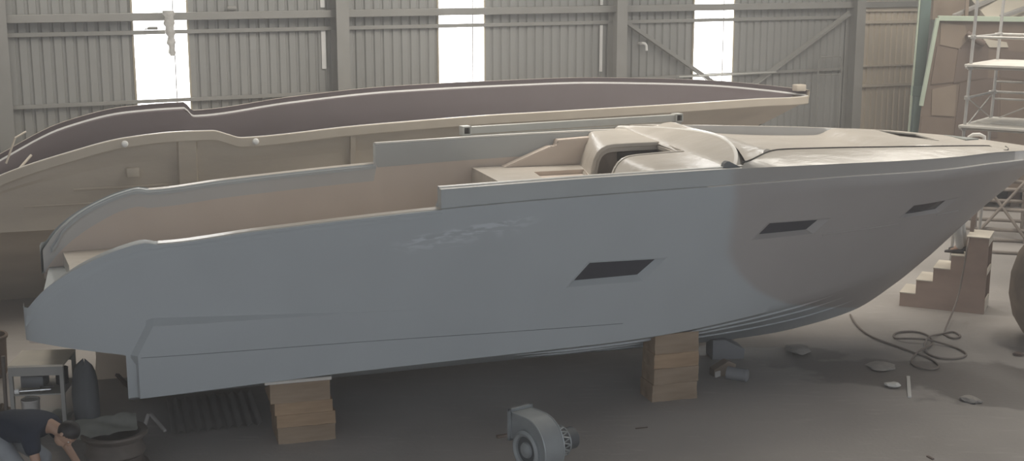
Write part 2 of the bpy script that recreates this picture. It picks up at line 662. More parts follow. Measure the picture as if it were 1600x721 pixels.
# inside of the hull: grey oversprayed top strip over bare beige laminate
SOLE, PLAT = 1.60, 1.42
for sg in (1, -1):
    bm = NB()
    rows = []
    for s in spaced(-4.36, 3.7, 110):
        zg, b = zG(s), bG(s) - 0.235
        zt = zBs(s, sg) - .01 if s > 0 else zg - .03
        if s > 0:
            b = bG(s) - 0.206
        lowz = lerp(1.28, 1.55, smooth(s, -4.0, -3.7))
        gb = zt - (0.20 if s > -3.4 else 0.20 + (-3.4 - s) * 0.1)
        zs = [zt, lerp(zt, gb, .5), gb] + [lerp(gb, lowz, q) for q in (.2, .4, .6, .8, 1)]
        rows.append([L(s, sg * (b + (0.02 - 0.06 * ((zt - z) / 1.1))), z) for z in zs])
    grid(bm, rows, mfun=lambda i, j: 1 if j < 2 else 0)
    obj('inner_liner', bm, [M_INNER, M_INGREY], yacht, 40, label='beige inner side of the hull with a grey top strip')

# cockpit sole and the lower platform between the wings
bm = NB()
sole = [(-4.02, -0.75), (-4.13, -1.70), (3.4, -1.74), (3.4, 1.74), (-3.6, 1.70), (-3.95, 0.6)]
prism(bm, [(s, -b) for s, b in sole], 'z', SOLE - 0.22, SOLE)
obj('cockpit_sole', bm, M_CREAM, yacht)
bm = NB()
prism(bm, [(-4.3, 1.60), (-4.3, -1.60), (-3.3, -1.66), (-3.3, 1.66)], 'z', PLAT - 0.035, PLAT)
obj('swim_platform', bm, M_HULL, yacht)

# raised cockpit platform with a sunk hatch well
PZ = 2.45
bm = NB()
grid(bm, [[L(lerp(lerp(1.36, 2.97, i / 12), lerp(1.34, 2.7, i / 12), j / 10), lerp(-1.76, 1.76, j / 10), PZ) for j in range(11)] for i in range(13)])
hq = [(2.06, 1.10), (2.80, 1.13), (2.66, 0.55), (2.0, 0.55)]
cut_hole(bm, hq, 'xy', lambda c: True)
v0 = [L(1.36, -1.76, PZ), L(1.34, 1.76, PZ), L(1.34, 1.76, SOLE), L(1.36, -1.76, SOLE)]
bm.faces.new([bm.verts.new(p) for p in v0])
obj('cockpit_platform', bm, M_CREAM, yacht, 30)
bm = NB()
grid(bm, [[Vector((x, y, z)) for x, y in hq] for z in (PZ, PZ - .06)], close_v=True)
bm.faces.new([bm.verts.new((x, y, PZ - .06)) for x, y in hq])
obj('hatch_well', bm, M_INNER, yacht, label='sunk rectangular well in the cockpit platform')

# side console fin on the far side
bm = NB()
fin = [(1.78, 2.45), (2.46, 2.72), (2.57, 2.725), (2.585, 2.81), (3.10, 2.835), (3.05, 2.45)]
prism(bm, [(s, z) for s, z in fin], 'y', 1.60, 1.80)
bmesh.ops.bevel(bm, geom=list(bm.edges), offset=0.012, segments=2, affect='EDGES')
obj('side_console', bm, M_INNER, yacht, 30)


# --- dash: two moulded blocks either side of the companionway slot
def loft_profile(bm, prs, mi=0, mfun=None):
    return grid(bm, prs, mi, mfun=mfun)


PF = [(2.66, 2.40), (2.70, 2.46), (2.715, 2.56), (2.74, 2.66), (2.785, 2.75), (2.85, 2.81), (2.93, 2.847), (3.04, 2.862), (3.25, 2.866), (3.5, 2.868), (3.72, 2.870)]
PE = [(2.93, 2.40), (2.96, 2.46), (3.0, 2.6), (3.05, 2.72), (3.09, 2.80), (3.115, 2.86), (3.14, 2.89), (3.19, 2.902), (3.3, 2.906), (3.48, 2.915), (3.66, 2.93)]
bm = NB()
rows = []
for k in range(9):
    f = k / 8
    b = lerp(-0.6, -1.82, f)
    rows.append([L(lerp(p[0], q[0], f), b, lerp(p[1], q[1], smooth(f, 0, 1))) for p, q in zip(PF, PE)])
grid(bm, rows)
obj('dash_moulding', bm, M_CREAM, yacht, 35)


def inset(prof, d):
    out = []
    for i, p in enumerate(prof):
        a, c = prof[max(i - 1, 0)], prof[min(i + 1, len(prof) - 1)]
        t = Vector((c[0] - a[0], c[1] - a[1])).normalized()
        out.append((p[0] + t.y * d, p[1] - t.x * d))
    return out


def side_rows(levels):
    return [[L(p[0], b, p[1]) for p in inset(PF, d)] for d, b in levels]


bm = NB()
grid(bm, side_rows([(0.0, -0.6), (0.008, -0.592), (0.05, -0.592), (0.054, -0.60), (0.056, -0.64), (0.115, -0.64), (0.12, -0.65), (0.122, -0.80)]))
obj('companionway_frame', bm, M_CREAM, yacht, 30)
bm = NB()
grid(bm, side_rows([(0.122, -0.80), (0.30, -0.80)]) + [[L(p[0] + .1, -0.80, 1.62) for p in PF]])
bm.faces.new([bm.verts.new(L(s, b, 1.63)) for s, b in ((2.6, -.8), (2.6, .3), (3.75, .3), (3.75, -.8))])
obj('companionway_inside', bm, M_BROWN, yacht, label='brown unpainted inside of the companionway')
bm = NB()
box(bm, 3.15, 3.70, .62, .78, 2.60, 2.745, .01)
obj('slide_rail', bm, M_DARK, yacht)

PN = [(2.60, 2.40), (2.63, 2.50), (2.66, 2.60), (2.69, 2.67), (2.735, 2.735), (2.79, 2.78), (2.86, 2.808), (2.96, 2.822), (3.15, 2.832), (3.40, 2.842), (3.64, 2.850)]
bm = NB()
rows = []
for k in range(9):
    b = lerp(0.3, 1.78, k / 8)
    rows.append([L(p[0] - 0.04 * k / 8, b, p[1] - 0.02 * (k / 8) ** 2) for p in PN])
rows = [[L(p[0] + .02, 0.3, p[1] - .22) for p in PN]] + rows
grid(bm, rows)
grid(bm, [[L(p[0], 0.3, p[1]) for p in inset(PN, d)] for d in (-0.0, -0.012)] + [[L(p[0], 0.345, p[1]) for p in inset(PN, d)] for d in (-0.012, 0.002)])
obj('helm_console', bm, M_CREAM, yacht, 35)


def zr(b):
    return 2.86 + 0.16 * (1 - (b / 1.85) ** 2) + (0.09 * (b / 1.85) ** 2 if b < 0 else 0.0)


def s_arc(b):
    return 4.15 - 0.55 * (b / 1.8) ** 2


# end wall of the slot with its step
bm = NB()
rows = []
for b in (-0.8, -0.6, -0.3, 0.0, 0.3):
    s = lerp(3.72, 3.62, (b + .6) / .9)
    rows.append([L(s + .02, b, 2.868), L(s, b, 2.862), L(s, b, 2.825), L(s - .05, b, 2.818), L(s - .05, b, 2.77), L(s - .02, b, 2.762), L(s - .02, b, 1.62)])
grid(bm, rows)
obj('slot_end', bm, M_CREAM, yacht, 25)

# windscreen coaming: curved face rising from the dash to the ridge
bm = NB()
rows = []
for k in range(41):
    b = lerp(-1.84, 1.84, k / 40)
    sa, za = s_arc(b), zr(b)
    if b < -0.6:
        s0, z0 = lerp(3.70, 3.63, (-b - .6) / 1.24), lerp(2.868, 2.93, smooth((-b - .6) / 1.24, 0, 1))
    else:
        s0, z0 = lerp(3.70, 3.58, (b + .6) / 2.4), lerp(2.868, 2.832, (b + .6) / 2.4)
    s0 = min(s0, sa - 0.03)
    rows.append([L(s0 - .03, b, z0 - .03), L(s0, b, z0)] + [L(lerp(s0, sa, q), b, lerp(z0, za, q ** 0.8)) for q in (.15, .3, .45, .6, .75, .9, 1)] + [L(sa + .015, b, za + .008), L(sa + .05, b, za + .008), L(sa + .06, b, za - .02), L(sa + .13, b, za - .10)])
grid(bm, rows, mfun=lambda i, j: 1 if j >= 8 else 0)  # ridge highlight painted on with the brighter material
obj('windscreen_coaming', bm, [M_CREAM, M_LIP], yacht, 40)
# dark wedge standing in for the notch at the near end of the coaming
bm = NB()
prism(bm, [(3.45, 2.82), (3.47, 2.90), (3.50, 2.925), (3.53, 2.925), (3.67, 2.855), (3.67, 2.82)], 'y', -1.85, -1.77)
obj('coaming_notch_wedge', bm, M_SEAM, yacht)

# --- foredeck with side rims and a sunk sun-pad well
z_rim = pchip([(3.6, 2.895), (4.36, 2.958), (5.28, 2.935), (6.78, 2.871), (8.0, 2.797), (8.4, 2.76), (8.9, 2.69), (9.35, 2.62)])
b_rim0 = pchip([(3.6, 1.92), (3.74, 1.86), (4.34, 1.38), (4.46, 1.31), (5, 1.22), (6, 1.10), (7, 0.92), (8.0, 0.66), (8.4, 0.55), (8.9, 0.32), (9.2, 0.14), (9.33, 0.05)])
z_in = pchip([(3.6, 2.90), (4.1, 3.02), (4.25, 3.0), (4.5, 2.90), (4.8, 2.845), (6.3, 2.785), (6.36, 2.79), (6.62, 2.88), (7.5, 2.845), (8.0, 2.80), (8.4, 2.765), (8.9, 2.695), (9.35, 2.625)])
DF = [(1, 0), (.97, 0), (.5, 0), (0.06, 0), (0, 0), (0, -.012), (0, 1), (0, .85), (0, .7), (0, .5), (0, .3), (0, .15), (0, 0)]


def deck_pt(s, j, sg):
    bt = max(off_pt(bG, s, 0.05)[1], 0.0)
    br = max(min(b_rim0(s), bt - 0.05), 0.0)
    zt, zm = zB(s), z_rim(s)
    if s < 3.75:
        zm = max(zm, zt)
    if j <= 4:
        f = (1, .97, .5, .06, 0)[j]
        return (lerp(br, bt, f), lerp(zm, zt - .001, f ** 1.3) + (.008 * math.sin(PI * f)))
    zi = min(z_in(s) + 0.0, 3.02)
    if s < 4.3:
        zi = lerp(zr(br), zi, smooth(s, 3.95, 4.3))
    if j == 5:
        return (max(br - .012, 0), zm - .003)
    f = (1, .85, .7, .5, .3, .15, 0)[j - 6]
    bb = max(br - .035, 0) * f
    cr = 0.03 * smooth(s, 6.4, 7.0)
    z = zi + cr * (1 - f * f)
    if s < 4.6:
        z = lerp(zr(bb) + .004, z, smooth(s - s_arc(bb), 0.0, 0.45))
    return (bb, z)


bm = NB()
NS = 110
for sg in (1, -1):
    rows = []
    for i in range(NS + 1):
        row = []
        for j in range(13):
            fj = (1, .98, .95, .92, .9, .89, .86, .73, .6, .43, .26, .13, 0)[j]
            sa = s_arc(1.8 * fj) + 0.05
            s = sa + (9.34 - sa) * (1 - (1 - i / NS) ** 1.25)
            b, z = deck_pt(s, j, sg)
            if sg < 0:
                z += 0.055 * min(1.0, bG(s) / 1.5) * clamp(b / max(bG(s), .05)) ** 1.0
            row.append(L(s, sg * b, z))
        rows.append(row)
    grid(bm, rows, mfun=lambda i, j: 1 if sg < 0 and j == 5 and 4.3 < rows[i][5].x < 6.7 else 0)
bmesh.ops.remove_doubles(bm, verts=bm.verts, dist=0.0005)
HQ = [(7.10, 0.66), (7.47, 0.20), (7.36, -0.43), (7.02, -0.08)]
cut_hole(bm, HQ, 'xy', lambda c: 6.8 < c.x < 8.0 and abs(c.y) < 1.2)
obj('foredeck', bm, [M_CREAM, M_INGREY], yacht, 28)
# dark joint between side deck and foredeck on the seen side
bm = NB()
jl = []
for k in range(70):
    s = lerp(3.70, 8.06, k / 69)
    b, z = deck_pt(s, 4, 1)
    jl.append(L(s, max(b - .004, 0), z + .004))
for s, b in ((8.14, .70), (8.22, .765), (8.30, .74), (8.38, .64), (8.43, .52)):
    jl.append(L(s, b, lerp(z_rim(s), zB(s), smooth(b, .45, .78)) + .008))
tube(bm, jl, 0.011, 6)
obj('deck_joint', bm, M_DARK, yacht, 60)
# bow hatch opening
bm = NB()
hc = Vector((sum(p[0] for p in HQ) / 4, sum(p[1] for p in HQ) / 4))
def hring(sc, dz):
    return [Vector((hc.x + (p[0] - hc.x) * sc, hc.y + (p[1] - hc.y) * sc, z_in(p[0]) + .03 * (1 - (p[1] / .85) ** 2) + .055 * max(p[1], 0) / bG(p[0]) * min(1, bG(p[0]) / 1.5) + dz)) for p in HQ]
grid(bm, [hring(1.10, 0.0), hring(1.09, .006), hring(1.01, .007), hring(1.0, 0.0), hring(1.0, -.03)], close_v=True)
hf = obj('hatch_frame', bm, M_CREAM, yacht, 25)
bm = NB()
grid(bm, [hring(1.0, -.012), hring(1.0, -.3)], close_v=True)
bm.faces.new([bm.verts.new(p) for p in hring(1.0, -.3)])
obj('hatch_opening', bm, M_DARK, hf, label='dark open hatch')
# flush locker lid and bow fitting
bm = NB()
lid = [(8.12, 0.46), (8.36, -0.02), (7.97, -0.25)]
grid(bm, [[Vector((x, y, z_in(x) + .03 * (1 - (y / .7) ** 2) + dz)) for x, y in lid] for dz in (-.02, .020)], close_v=True)
bm.faces.new([bm.verts.new((x, y, z_in(x) + .03 * (1 - (y / .7) ** 2) + .020)) for x, y in lid])
obj('locker_lid', bm, M_LID, yacht, label='dark green-grey lid flush in the bow deck')
bm = NB()
tube(bm, [(8.42, .30, 2.72), (8.43, .29, 2.80), (8.47, .26, 2.835), (8.55, .22, 2.84), (8.61, .19, 2.81), (8.62, .185, 2.70)], 0.028, 12)
obj('bow_fairlead', bm, M_LIP, yacht, 60)
# ================================================================ hull mould behind the yacht
M_PURP = mat('purple_gelcoat', (0.105, 0.081, 0.083), 0.6, (0.09, 0.069, 0.07), 1.4, 0.6, spec=0.5)
M_MOULD = mat('mould_laminate', (0.55, 0.475, 0.385), 0.65, (0.41, 0.35, 0.285), 1.5, 0.8, 0.15, 12, stretch=(0.4, 1, 1.4))
M_MRIM = mat('mould_rim', (0.56, 0.49, 0.40), 0.55, (0.48, 0.41, 0.33), 2.0, 0.6)
M_WLIP = mat('white_lip', (0.82, 0.80, 0.77), 0.35)
MO, MA = (-5.058, 21.12), R(21.0)
mould = thing('hull_mould', 'long beige hull mould with purple-brown inside standing behind the yacht', 'boat mould', (MO[0], MO[1], 0), MA)
mB = pchip([(-4.6, 1.80), (-3.2, 1.90), (-2, 1.95), (3, 1.96), (5, 1.90), (7, 1.68), (8.5, 1.38), (10, 0.92), (11, 0.52), (11.4, 0.30), (11.6, 0.12), (11.66, 0.0)])
mN = pchip([(-4.6, 1.35), (-3.9, 1.90), (-3.19, 2.28), (-2.3, 2.56), (-1.4, 2.76), (-0.6, 2.815), (-0.16, 2.81), (0.06, 2.745), (0.26, 2.685), (1.98, 2.79), (2.6, 2.82), (4.7, 2.885), (7.2, 2.90), (8.7, 2.895), (10, 2.88), (11, 2.84), (11.66, 2.82)])
mF = pchip([(-4.6, 1.25), (-3.9, 1.75), (-3.23, 2.12), (-2.16, 2.63), (-1.08, 2.86), (-0.12, 2.90), (0.04, 2.75), (1.76, 2.93), (3.58, 3.07), (6.1, 3.14), (7.4, 3.165), (8.7, 3.14), (10, 3.09), (11, 3.0), (11.66, 2.92)])


def moff(s, off):
    e = 0.01
    if s > 11.64:
        return 11.66 - off, 0.0
    d = Vector((2 * e, mB(min(s + e, 11.66)) - mB(s - e)))
    n = Vector((-d.y, d.x)).normalized()
    return s - n.x * off, max(mB(s) - n.y * off, 0.0)


def msweep(bm, ss, prof, sg, mfun=None):
    rows = []
    for s in ss:
        r = []
        for off, z in prof(s):
            p = moff(s, off)
            r.append(L(p[0], sg * p[1], z))
        rows.append(r)
    return grid(bm, rows, mfun=mfun)


mss = sorted(set([round(x, 3) for x in spaced(-4.6, 11.65, 170, 1.3)] + [-0.2, -.16, -.12, -.06, 0.0, .04, .06, .1, .16, .2, .26]))
for sg, zt, nm in ((1, mN, 'near'), (-1, mF, 'far')):
    # outside skin
    bm = NB()
    rows = []
    for i in range(141):
        w = 1 - (1 - i / 140) ** 1.4
        sr, sc, sk = lerp(-4.6, 11.5, w), lerp(-4.6, 9.4, w), lerp(-4.6, 7.6, w)
        r0 = moff(sr, 0.07)
        zr0 = zt(sr) - 0.14
        cb = max(mB(sr) * 0.93 - 0.10 * smooth(w, .55, .95), 0) * (1 - smooth(w, .82, 1.0))
        ztop = zr0
        zc = min(1.42 + 0.35 * smooth(w, .6, 1), zr0 - .25)
        row = []
        for q in (0, .08, .16, .22, .24, .4, .55, .7, .85, 1):
            k = q if q < .2 else q
            dent = 0.03 if .2 < q < .95 else 0
            row.append(L(lerp(r0[0], sc, q), sg * max(lerp(r0[1], cb, q) - dent * min(1, cb), 0), lerp(ztop, zc, q)))
        row.append(L(sc, sg * max(cb - .14, 0), zc - .04))
        for q in (.3, .65, 1):
            row.append(L(lerp(sc, sk, q), sg * lerp(max(cb - .14, 0), 0, q), lerp(zc - .04, 0.0 if w < .9 else 0.0, q)))
        rows.append(row)
    grid(bm, rows)
    obj('mould_shell', bm, M_MOULD, mould, 30)
    # rim flange
    bm = NB()
    if sg == 1:
        v = msweep(bm, mss, lambda s: [(0.085, zt(s) - .16), (0.0, zt(s) - .155), (-.01, zt(s) - .14), (-0.01, zt(s) - .012), (0.0, zt(s)), (0.06, zt(s)), (.07, zt(s) - .015), (.07, zt(s) - .06)], sg, mfun=lambda i, j: 1 if j == 4 else 0)
    else:
        v = msweep(bm, mss, lambda s: [(0.085, zt(s) - .26), (-.02, zt(s) - .25), (-0.05, zt(s) - .12), (-0.05, zt(s) - .004), (-.045, zt(s)), (0.015, zt(s)), (.02, zt(s) - .006), (.02, zt(s) - .085), (.05, zt(s) - .09), (.055, zt(s) - .115), (.07, zt(s) - .12)], sg, mfun=lambda i, j: 1 if j in (7, 8) else (2 if j in (5, 6, 9) else 0))
    obj('rim_flange', bm, [M_MRIM, M_WLIP, M_PURP], mould, 30, label='flange along the top edge of the mould')
    # inside skin
    bm = NB()
    rows = []
    for i in range(141):
        w = 1 - (1 - i / 140) ** 1.4
        sr, sc, sk = lerp(-4.6, 11.5, w), lerp(-4.6, 9.4, w), lerp(-4.6, 7.6, w)
        r0 = moff(sr, 0.075)
        r1 = moff(sr, 0.14)
        zt0 = zt(sr) - (.06 if sg == 1 else .12)
        cb = max(mB(sr) * 0.93 - 0.10 * smooth(w, .55, .95), 0) * (1 - smooth(w, .82, 1.0))
        zc = min(1.42 + 0.35 * smooth(w, .6, 1), zt(sr) - .39) + .05
        row = [L(r0[0], sg * r0[1], zt0)]
        for q in (0, .08, .16, .24, .4, .55, .7, .85, 1):
            row.append(L(lerp(r1[0], sc, q), sg * max(lerp(r1[1], max(cb - .09, 0), q) - .05 * math.sin(PI * min(q * 1.3, 1)), 0), lerp(zt0 - .01, zc, q)))
        row.append(L(sc, 0, zc - .08))
        rows.append(row)
    grid(bm, rows)
    obj('mould_lining', bm, M_PURP, mould, 35, label='smooth purple-brown gelcoat lining')
# ribs, patches and fittings on the seen side
def mside(s, z, d=0.0):
    r0 = moff(s, 0.07)
    q = clamp((mN(s) - .14 - z) / (mN(s) - .14 - 1.42))
    return L(s, lerp(r0[1], mB(s) * 0.93, q) - (.03 if q > .23 else 0) + d, z)
for s, w in ((2.0, .05), (-0.55, .16)):
    bm = NB()
    grid(bm, [[mside(s - w, z, -.02), mside(s - w * .8, z, .06), mside(s + w * .8, z, .06), mside(s + w, z, -.02)] for z in [lerp(1.5, mN(s) - .15, k / 8) for k in range(9)]])
    obj('stiffening_rib', bm, M_MOULD, mould, 30)
for s, z in ((-1.45, mN(-1.45) - .09), (0.47, mN(.47) - .07)):
    bm = NB()
    lathe(bm, [(0.0, .018), (.028, .016), (.045, .008), (.05, 0), (.05, -.02)], 20, Matrix.Translation(mside(s, z, .09)) @ Matrix.Rotation(R(75), 4, 'X'))
    obj('rim_bolt_plate', bm, M_WLIP, mould, 40, label='small round white plate on the rim')
bm = NB()
p = mside(-1.35, 2.22, .03)
box(bm, p.x - .09, p.x + .09, p.y - .03, p.y + .03, p.z - .07, p.z + .07, .01)
obj('patch_plate', bm, M_MRIM, mould, 30)
bm = NB()
tube(bm, [mside(lerp(-2.2, 4.6, k / 30), 2.0, .0) for k in range(31)], 0.022, 8)
tube(bm, [mside(lerp(-2.9, 1.6, k / 30), 1.78, .0) for k in range(31)], 0.018, 8)
obj('stringer', bm, M_MOULD, mould, 40)
bm = NB()
box(bm, 11.40, 11.62, -.02, .16, 2.90, 3.03, .02)
obj('bow_block', bm, M_MRIM, mould, 30)
bm = NB()
tube(bm, [L(-3.05, 1.86, 2.22), L(-2.75, 1.5, 2.5)], .02, 8)
tube(bm, [L(-3.1, 1.7, 2.42), L(-2.95, 1.62, 2.78), L(-2.8, 1.5, 2.85)], .015, 8)
obj('flange_strut', bm, M_MRIM, mould, 40)

bm = NB()
tube(bm, [L(10.45, .05, 2.27), L(10.52, .09, 2.30), L(10.62, .09, 2.36), L(10.68, .05, 2.40)], .035, 10)
obj('bow_eye', bm, M_DARK, mould, 50, label='dark bow eye under the tip of the mould')

# ================================================================ long rectangular metal frame standing between the two hulls
M_METAL = mat('grey_metal', (0.50, 0.49, 0.45), 0.45, (0.42, 0.41, 0.38), 4, 0.5, metal=0.2)
pa, pb_ = at_Y(727, 204, 18.15), at_Y(1058, 184, 19.75)
d = pb_ - pa
rz = math.atan2(d.y, d.x)
ln = Vector((d.x, d.y)).length
tr = thing('metal_trestle', 'long light grey metal trestle with square end posts between yacht and mould', 'trestle', (pa.x, pa.y, 0), rz)
bm = NB()
bar(bm, (0.07, 0, pa.z), (ln - 0.06, 0, pb_.z), .09, .105, bev=.006)
obj('beam', bm, M_METAL, tr)
bm = NB()
bar(bm, (0.05, -.055, pa.z - .075), (ln - 0.05, -.055, pb_.z - .075), .02, .025)
obj('lower_flange', bm, M_METAL, tr)
for x, z in ((0, pa.z), (ln, pb_.z)):
    bm = NB()
    for dx, dz, w, h in ((-.055, 0, .022, .13), (.055, 0, .022, .13), (0, .055, .13, .022), (0, -.055, .13, .022)):
        box(bm, x + dx - w / 2, x + dx + w / 2, -.07, .07, z + dz - h / 2, z + dz + h / 2, .003)
    ep = obj('end_socket', bm, M_METAL, tr)
    bm = NB()
    box(bm, x - .045, x + .045, -.02, .06, z - .045, z + .045)
    obj('socket_hole', bm, M_DARK, ep)
    bm = NB()
    box(bm, x - .05, x + .05, -.05, .05, 0.03, z - .066, .006)
    obj('post', bm, M_METAL, tr)
    bm = NB()
    box(bm, x - .25, x + .25, -.22, .22, 0, .03, .004)
    obj('base_plate', bm, M_METAL, tr)

# ================================================================ hall: floor, ceiling, back wall
def floor_mat():
    m = mat('concrete_floor', (0.37, 0.34, 0.315), 0.75, (0.285, 0.26, 0.24), 0.55, 0.8, 0.25, 18, spec=0.3)
    nt = m.node_tree
    b = nt.nodes['Principled BSDF']
    base = b.inputs['Base Color'].links[0].from_socket
    tc = nt.nodes.new('ShaderNodeTexCoord')
    nz = nt.nodes.new('ShaderNodeTexNoise')
    nz.inputs['Scale'].default_value = 1.1
    nz.inputs['Detail'].default_value = 7
    nt.links.new(tc.outputs['Object'], nz.inputs['Vector'])
    wet = None
    for (cx, cy, rx, ry, rot) in ((5.4, 16.0, 2.2, .75, -.2), (6.7, 15.2, 2.0, .8, -.3), (3.6, 16.9, 1.5, .35, -.15)):
        mp = nt.nodes.new('ShaderNodeMapping')
        mp.vector_type = 'TEXTURE'
        mp.inputs['Location'].default_value = (cx, cy, 0)
        mp.inputs['Rotation'].default_value = (0, 0, rot)
        mp.inputs['Scale'].default_value = (rx, ry, 1)
        nt.links.new(tc.outputs['Object'], mp.inputs['Vector'])
        ln_ = nt.nodes.new('ShaderNodeVectorMath')
        ln_.operation = 'LENGTH'
        nt.links.new(mp.outputs[0], ln_.inputs[0])
        v = mathn(nt, 'MULTIPLY_ADD', mathn(nt, 'SUBTRACT', nz.outputs['Fac'], .5), 2.0, ln_.outputs['Value'])
        v = mathn(nt, 'SUBTRACT', 1.0, sstep(nt, v, .82, 1.05))
        wet = v if wet is None else mathn(nt, 'MAXIMUM', wet, v)
    n4 = nt.nodes.new('ShaderNodeTexNoise')
    n4.inputs['Scale'].default_value = 7
    n4.inputs['Detail'].default_value = 6
    mp = nt.nodes.new('ShaderNodeMapping')
    mp.inputs['Rotation'].default_value = (0, 0, .4)
    mp.inputs['Scale'].default_value = (.35, 1.4, 1)
    nt.links.new(tc.outputs['Object'], mp.inputs['Vector'])
    nt.links.new(mp.outputs[0], n4.inputs['Vector'])
    sm = mathn(nt, 'MULTIPLY', sstep(nt, n4.outputs['Fac'], .55, .72), .35)
    c = mixc(nt, sm, base, (.45, .42, .39))
    c = mixc(nt, mathn(nt, 'MULTIPLY', wet, .75), c, (.12, .105, .095))
    nt.links.new(c, b.inputs['Base Color'])
    nt.links.new(mathn(nt, 'MULTIPLY_ADD', wet, -.30, .78), b.inputs['Roughness'])
    return m


M_FLOOR = floor_mat()
bm = NB()
grid(bm, [[(x, y, 0) for x in (-30, -10, 0, 10, 30, 45)] for y in (-12, 0, 10, 20, 30, 50)])
tag(obj('floor', bm, M_FLOOR), 'dusty grey concrete workshop floor', kind='structure')

WA, WY = R(25.5), 28.5
def wobj(name, bm, m, ang=None, kind='structure', label=None):
    o = obj(name, bm, m, None, ang)
    o.location = (0, WY, 0)
    o.rotation_euler = (0, 0, WA)
    o['kind'] = kind
    if label:
        o['label'] = label
    return o


M_SHEET = mat('wall_sheeting', (0.30, 0.295, 0.28), 0.5, (0.265, 0.26, 0.245), 0.8, 0.7, stretch=(1, 1, .25), spec=0.4)
M_STEEL = mat('frame_steel', (0.285, 0.275, 0.255), 0.6, (0.24, 0.23, 0.21), 2, 0.6)
M_DOORS = mat('door_sheeting', (0.66, 0.57, 0.455), 0.55, (0.58, 0.50, 0.39), 1.0, 0.7, stretch=(1, 1, .25))


def corrug(bm, t0, t1, z0, z1, y0=0.0, pitch=0.205, dep=0.038):
    n = int(round((t1 - t0) / pitch))
    p = (t1 - t0) / n
    pts = []
    for i in range(n):
        x = t0 + i * p
        pts += [(x, y0), (x + p * .60, y0), (x + p * .70, y0 + dep), (x + p * .90, y0 + dep)]
    pts.append((t1, y0))
    A = [bm.verts.new((x, y, z0)) for x, y in pts]
    B = [bm.verts.new((x, y, z1)) for x, y in pts]
    for i in range(len(pts) - 1):
        bm.faces.new([A[i], A[i + 1], B[i + 1], B[i]])


WIN = [(-8.12, -7.06), (-1.76, -0.66), (4.74, 5.89)]
bm = NB()
WTOP = 9.0
edges = [-17.0] + [x for w in WIN for x in w] + [9.55]
for k in range(0, len(edges), 2):
    a, b_ = edges[k], edges[k + 1]
    corrug(bm, a, b_, 0, WTOP)
corrug(bm, 11.75, 24, 0, WTOP)
corrug(bm, 9.55, 11.75, 4.38, WTOP)
wobj('wall_back', bm, M_SHEET, label='grey ribbed metal wall sheeting')


def win_mat():
    m = bpy.data.materials.new('daylight_sheet')
    m.use_nodes = True
    nt = m.node_tree
    b = nt.nodes['Principled BSDF']
    b.inputs['Base Color'].default_value = (.8, .8, .78, 1)
    b.inputs['Roughness'].default_value = .5
    tc = nt.nodes.new('ShaderNodeTexCoord')
    nz = nt.nodes.new('ShaderNodeTexNoise')
    nz.inputs['Scale'].default_value = 1.2
    nt.links.new(tc.outputs['Object'], nz.inputs['Vector'])
    c = mixc(nt, sstep(nt, nz.outputs['Fac'], .5, .75), (1, 1, 1), (1, .95, .85))
    nt.links.new(c, b.inputs['Emission Color'])
    b.inputs['Emission Strength'].default_value = WIN_E
    return m


WIN_E = 3.2
M_DAY = win_mat()
M_WFR = mat('panel_edge', (.42, .37, .28), .6)
M_WLINE = mat('panel_lap', (.30, .29, .28), .6)
for i, (a, b_) in enumerate(WIN):
    bm = NB()
    box(bm, a, b_, 0.012, 0.03, 0.8, 8.6)
    w = wobj('window_%d' % (i + 1), bm, M_DAY, label='translucent daylight panel in the ribbed wall')
    for x in (a, b_):
        bm = NB()
        box(bm, x - .018, x + .018, -.012, .045, 0.8, 8.6)
        obj('panel_edge', bm, M_WFR, w)
    bm = NB()
    box(bm, lerp(a, b_, .74) - .010, lerp(a, b_, .74) + .010, -.004, .011, 0.8, 8.6)
    obj('panel_lap', bm, M_WLINE, w)
for i, (a, b_, z0, z1) in enumerate(((-4.36, -4.27, 3.25, 4.05), (2.20, 2.27, 3.0, 4.05), (-4.36, -4.27, 4.5, 6), (2.20, 2.27, 4.5, 6))):
    bm = NB()
    box(bm, a, b_, -.035, -.02, z0, z1)
    wobj('window_%d' % (i + 4), bm, M_WLIP, label='narrow pale closing strip beside a steel column')


def gz(t):
    return (t + 5.7) * 0.006


for k, (z0, z1, y0, y1) in enumerate(((4.29, 4.44, -.20, -.02), (4.025, 4.105, -.07, -.01), (6.1, 6.25, -.2, -.02))):
    bm = NB()
    bar(bm, (-17, (y0 + y1) / 2, (z0 + z1) / 2 + gz(-17)), (24 if k != 1 else 9.2, (y0 + y1) / 2, (z0 + z1) / 2 + gz(24 if k != 1 else 9.2)), y1 - y0, z1 - z0, bev=.008)
    wobj('trim_%d' % (k + 1), bm, M_STEEL, label='horizontal steel wall rail')
bm = NB()
bar(bm, (-17, -.05, 2.64), (9.2, -.05, 2.87), .06, .07)
wobj('trim_4', bm, M_STEEL, label='lower horizontal steel wall rail')
for t in (-10.55, -4.03, 2.53, 9.36):
    bm = NB()
    box(bm, t - .135, t + .135, -.47, -.45, 0, WTOP, .003)
    box(bm, t - .135, t + .135, -.07, -.05, 0, WTOP, .003)
    box(bm, t - .010, t + .010, -.45, -.07, 0, WTOP)
    wobj('steel_column', bm, M_STEEL, label='steel column of the hall frame')
for (t0, z0, t1, z1) in ((2.75, 4.15, 5.35, 2.60), (6.35, 2.55, 9.25, 4.27)):
    bm = NB()
    bar(bm, (t0, -.14, z0), (t1, -.14, z1), .012, .11)
    bar(bm, (t0, -.18, z0 - .05), (t1, -.18, z1 - .05), .10, .012)
    wobj('steel_brace', bm, M_STEEL, label='slanting steel brace between columns')
